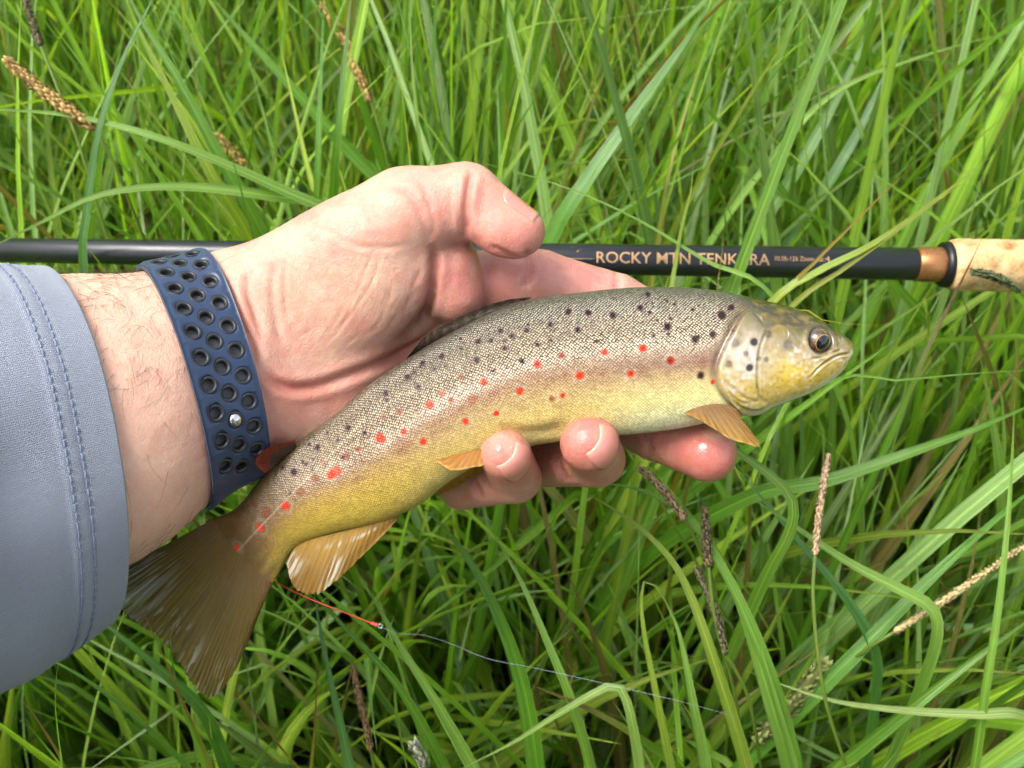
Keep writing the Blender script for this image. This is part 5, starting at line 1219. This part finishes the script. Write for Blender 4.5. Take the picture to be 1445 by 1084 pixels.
# ------------------------------------------------------------------ sedge flower spikes
def sedge(label, stem, spike, r_mm, scale_mm, cols, group='sedge seed spikes', bristle=1.0):
    """stem polyline root to spike base, spike polyline base to tip, covered with small pointed scales"""
    Ps = rooted(wld(np.array([W(*p) for p in stem]))); e = Ps[0]; root = thing('sedge_spike', label, 'seed head', tuple(e), group)
    V, F = tube(catmull(Ps, 40), .0007, 6); part('stem', V, F, M['grass'], root, col=np.tile(lin((140, 160, 70)), (len(V), 1)), uv=np.zeros((len(V), 2)))
    S = catmull(wld(np.array([W(*p) for p in spike])), 60); L = np.linalg.norm(np.diff(S, axis=0), axis=1).sum()
    t = np.linspace(0, 1, 60); rad = r_mm * .001 * np.clip(np.sin(np.pi * np.clip(t * .92 + .06, 0, 1)) ** .45, .1, 1)
    V, F = tube(S, rad * .7, 8); part('core', V, F, M['seed'], root, col=np.tile(lin(cols[1]) * .6, (len(V), 1)))
    n = int(L / (scale_mm * .001 * .30) * 5.0); rr = np.random.default_rng(abs(hash(label)) % 9999 if False else len(label) * 31 + int(stem[0][0]))
    ii = np.linspace(1, 57, n).astype(int); a = np.arange(n) * 2.39996 + rr.normal(0, .45, n); T = norm(np.gradient(S, axis=0))
    A = norm(np.cross(T, np.array([.2, .3, .9]))); B = np.cross(T, A)
    rd = np.cos(a)[:, None] * A[ii] + np.sin(a)[:, None] * B[ii]; tg = norm(np.cross(T[ii], rd))
    o = S[ii] + rd * (rad[ii] * .55)[:, None]; sl = scale_mm * .001 * rr.uniform(.7, 1.25, n)[:, None]
    tip = o + T[ii] * sl * .85 + rd * sl * (.42 * bristle) * rr.uniform(.5, 1.2, n)[:, None]; mid = o + T[ii] * sl * .35 + rd * sl * .42
    wv = tg * sl * .26
    V = np.stack([o, mid + wv, tip, mid - wv, mid + rd * sl * .12], 1).reshape(-1, 3); q = np.arange(n) * 5
    F = np.concatenate([np.stack([q, q + 1, q + 4], -1), np.stack([q + 1, q + 2, q + 4], -1), np.stack([q + 2, q + 3, q + 4], -1), np.stack([q + 3, q, q + 4], -1)])
    cc = mixc(np.tile(lin(cols[0]), (n, 1)), lin(cols[1]), rr.random(n)); cc = np.repeat(cc, 5, 0); cc[2::5] = cc[2::5] * .8 + lin(cols[2]) * .5
    o_ = part('spike', V, F, M['seed'], root, col=cc, smooth=False); o_['kind'] = 'stuff'
BR = [(196, 164, 90), (150, 114, 56), (230, 206, 140)]; DK = [(120, 112, 78), (70, 64, 46), (176, 170, 110)]; TN = [(222, 192, 152), (196, 160, 120), (236, 218, 190)]; GN = [(150, 160, 84), (116, 124, 60), (206, 206, 140)]
sedge('bristly golden-brown seed spike slanting at the left edge near the top', [(200, 330, -130), (165, 240, -105), (135, 182, -98)], [(135, 182, -98), (100, 158, -96), (60, 128, -95), (10, 86, -95)], 2.6, 3.2, BR)
sedge('dark narrow seed spike at the top left corner', [(150, 330, -150), (110, 200, -132), (58, 66, -125)], [(58, 66, -125), (48, 38, -125), (34, -10, -125)], 1.7, 2.2, [(104, 96, 62), (70, 62, 44), (150, 140, 90)])
sedge('blurred golden spike leaning left above the palm', [(560, 320, -240), (545, 220, -215), (524, 145, -205)], [(524, 145, -205), (505, 100, -202), (485, 55, -200), (455, 5, -200)], 2.6, 3.4, BR)
sedge('golden-brown spike half hidden in the grass above the band', [(400, 330, -230), (375, 280, -200), (355, 242, -190)], [(355, 242, -190), (335, 222, -188), (305, 190, -186)], 2.8, 3.4, [(168, 150, 64), (128, 108, 44), (206, 186, 104)])
sedge('pale tan slender spike standing upright on the lower right', [(1200, 1110, -90), (1165, 990, -58), (1148, 860, -46), (1150, 785, -44)], [(1150, 785, -44), (1155, 730, -43), (1162, 680, -43), (1169, 642, -43)], 1.15, 1.8, TN, bristle=.5)
sedge('dark mottled spike with a papery tip below the longest finger', [(1040, 1000, -80), (1010, 880, -58), (1000, 800, -52)], [(1000, 800, -52), (998, 775, -51), (996, 745, -51), (994, 716, -51)], 2.1, 1.9, [(140, 122, 78), (76, 62, 38), (190, 176, 120)], bristle=.6)
sedge('long blackish spike hanging among the blades of the fountain on the lower right', [(1060, 1000, -80), (1040, 950, -66), (1024, 925, -60)], [(1024, 925, -60), (1015, 880, -58), (1000, 840, -57), (982, 800, -57)], 1.5, 1.8, DK)
sedge('withered pinkish-brown spike under the ring fingertip', [(1010, 840, -75), (985, 770, -58), (968, 735, -52)], [(968, 735, -52), (950, 710, -51), (930, 685, -51), (905, 662, -52)], 0.8, 2.4, [(200, 170, 128), (156, 124, 88), (226, 204, 170)], bristle=1.2)
sedge('brown flattened spike lying across the right edge', [(1180, 950, -120), (1230, 912, -92), (1260, 893, -86)], [(1260, 893, -86), (1310, 862, -84), (1370, 822, -83), (1460, 760, -84)], 1.4, 2.0, [(200, 180, 128), (164, 142, 92), (226, 208, 160)], bristle=.3)
sedge('pale green fluffy spike low on the bottom right', [(1030, 1110, -150), (1050, 1070, -125), (1064, 1050, -118)], [(1064, 1050, -118), (1100, 1015, -112), (1140, 965, -108), (1162, 935, -106)], 3.4, 4.0, GN, bristle=1.6)
sedge('thin brown spike standing at the bottom left of centre', [(530, 1110, -100), (528, 1085, -90), (524, 1060, -84)], [(524, 1060, -84), (516, 1020, -80), (506, 980, -78), (498, 940, -78)], 1.3, 1.8, [(150, 120, 76), (110, 84, 50), (190, 160, 110)], bristle=.5)
sedge('small whitish flower head at the bottom edge', [(608, 1120, -95), (604, 1100, -84), (600, 1085, -80)], [(600, 1085, -80), (596, 1072, -79), (590, 1060, -79), (584, 1050, -79)], 1.8, 3.2, [(190, 196, 170), (150, 156, 120), (220, 220, 206)], bristle=1.6)
sedge('small green spike at the right edge beside the grip', [(1500, 520, -140), (1470, 440, -122), (1440, 412, -116)], [(1440, 412, -116), (1420, 398, -114), (1395, 388, -112), (1372, 384, -112)], 1.6, 2.4, [(92, 110, 60), (60, 72, 40), (150, 160, 110)])
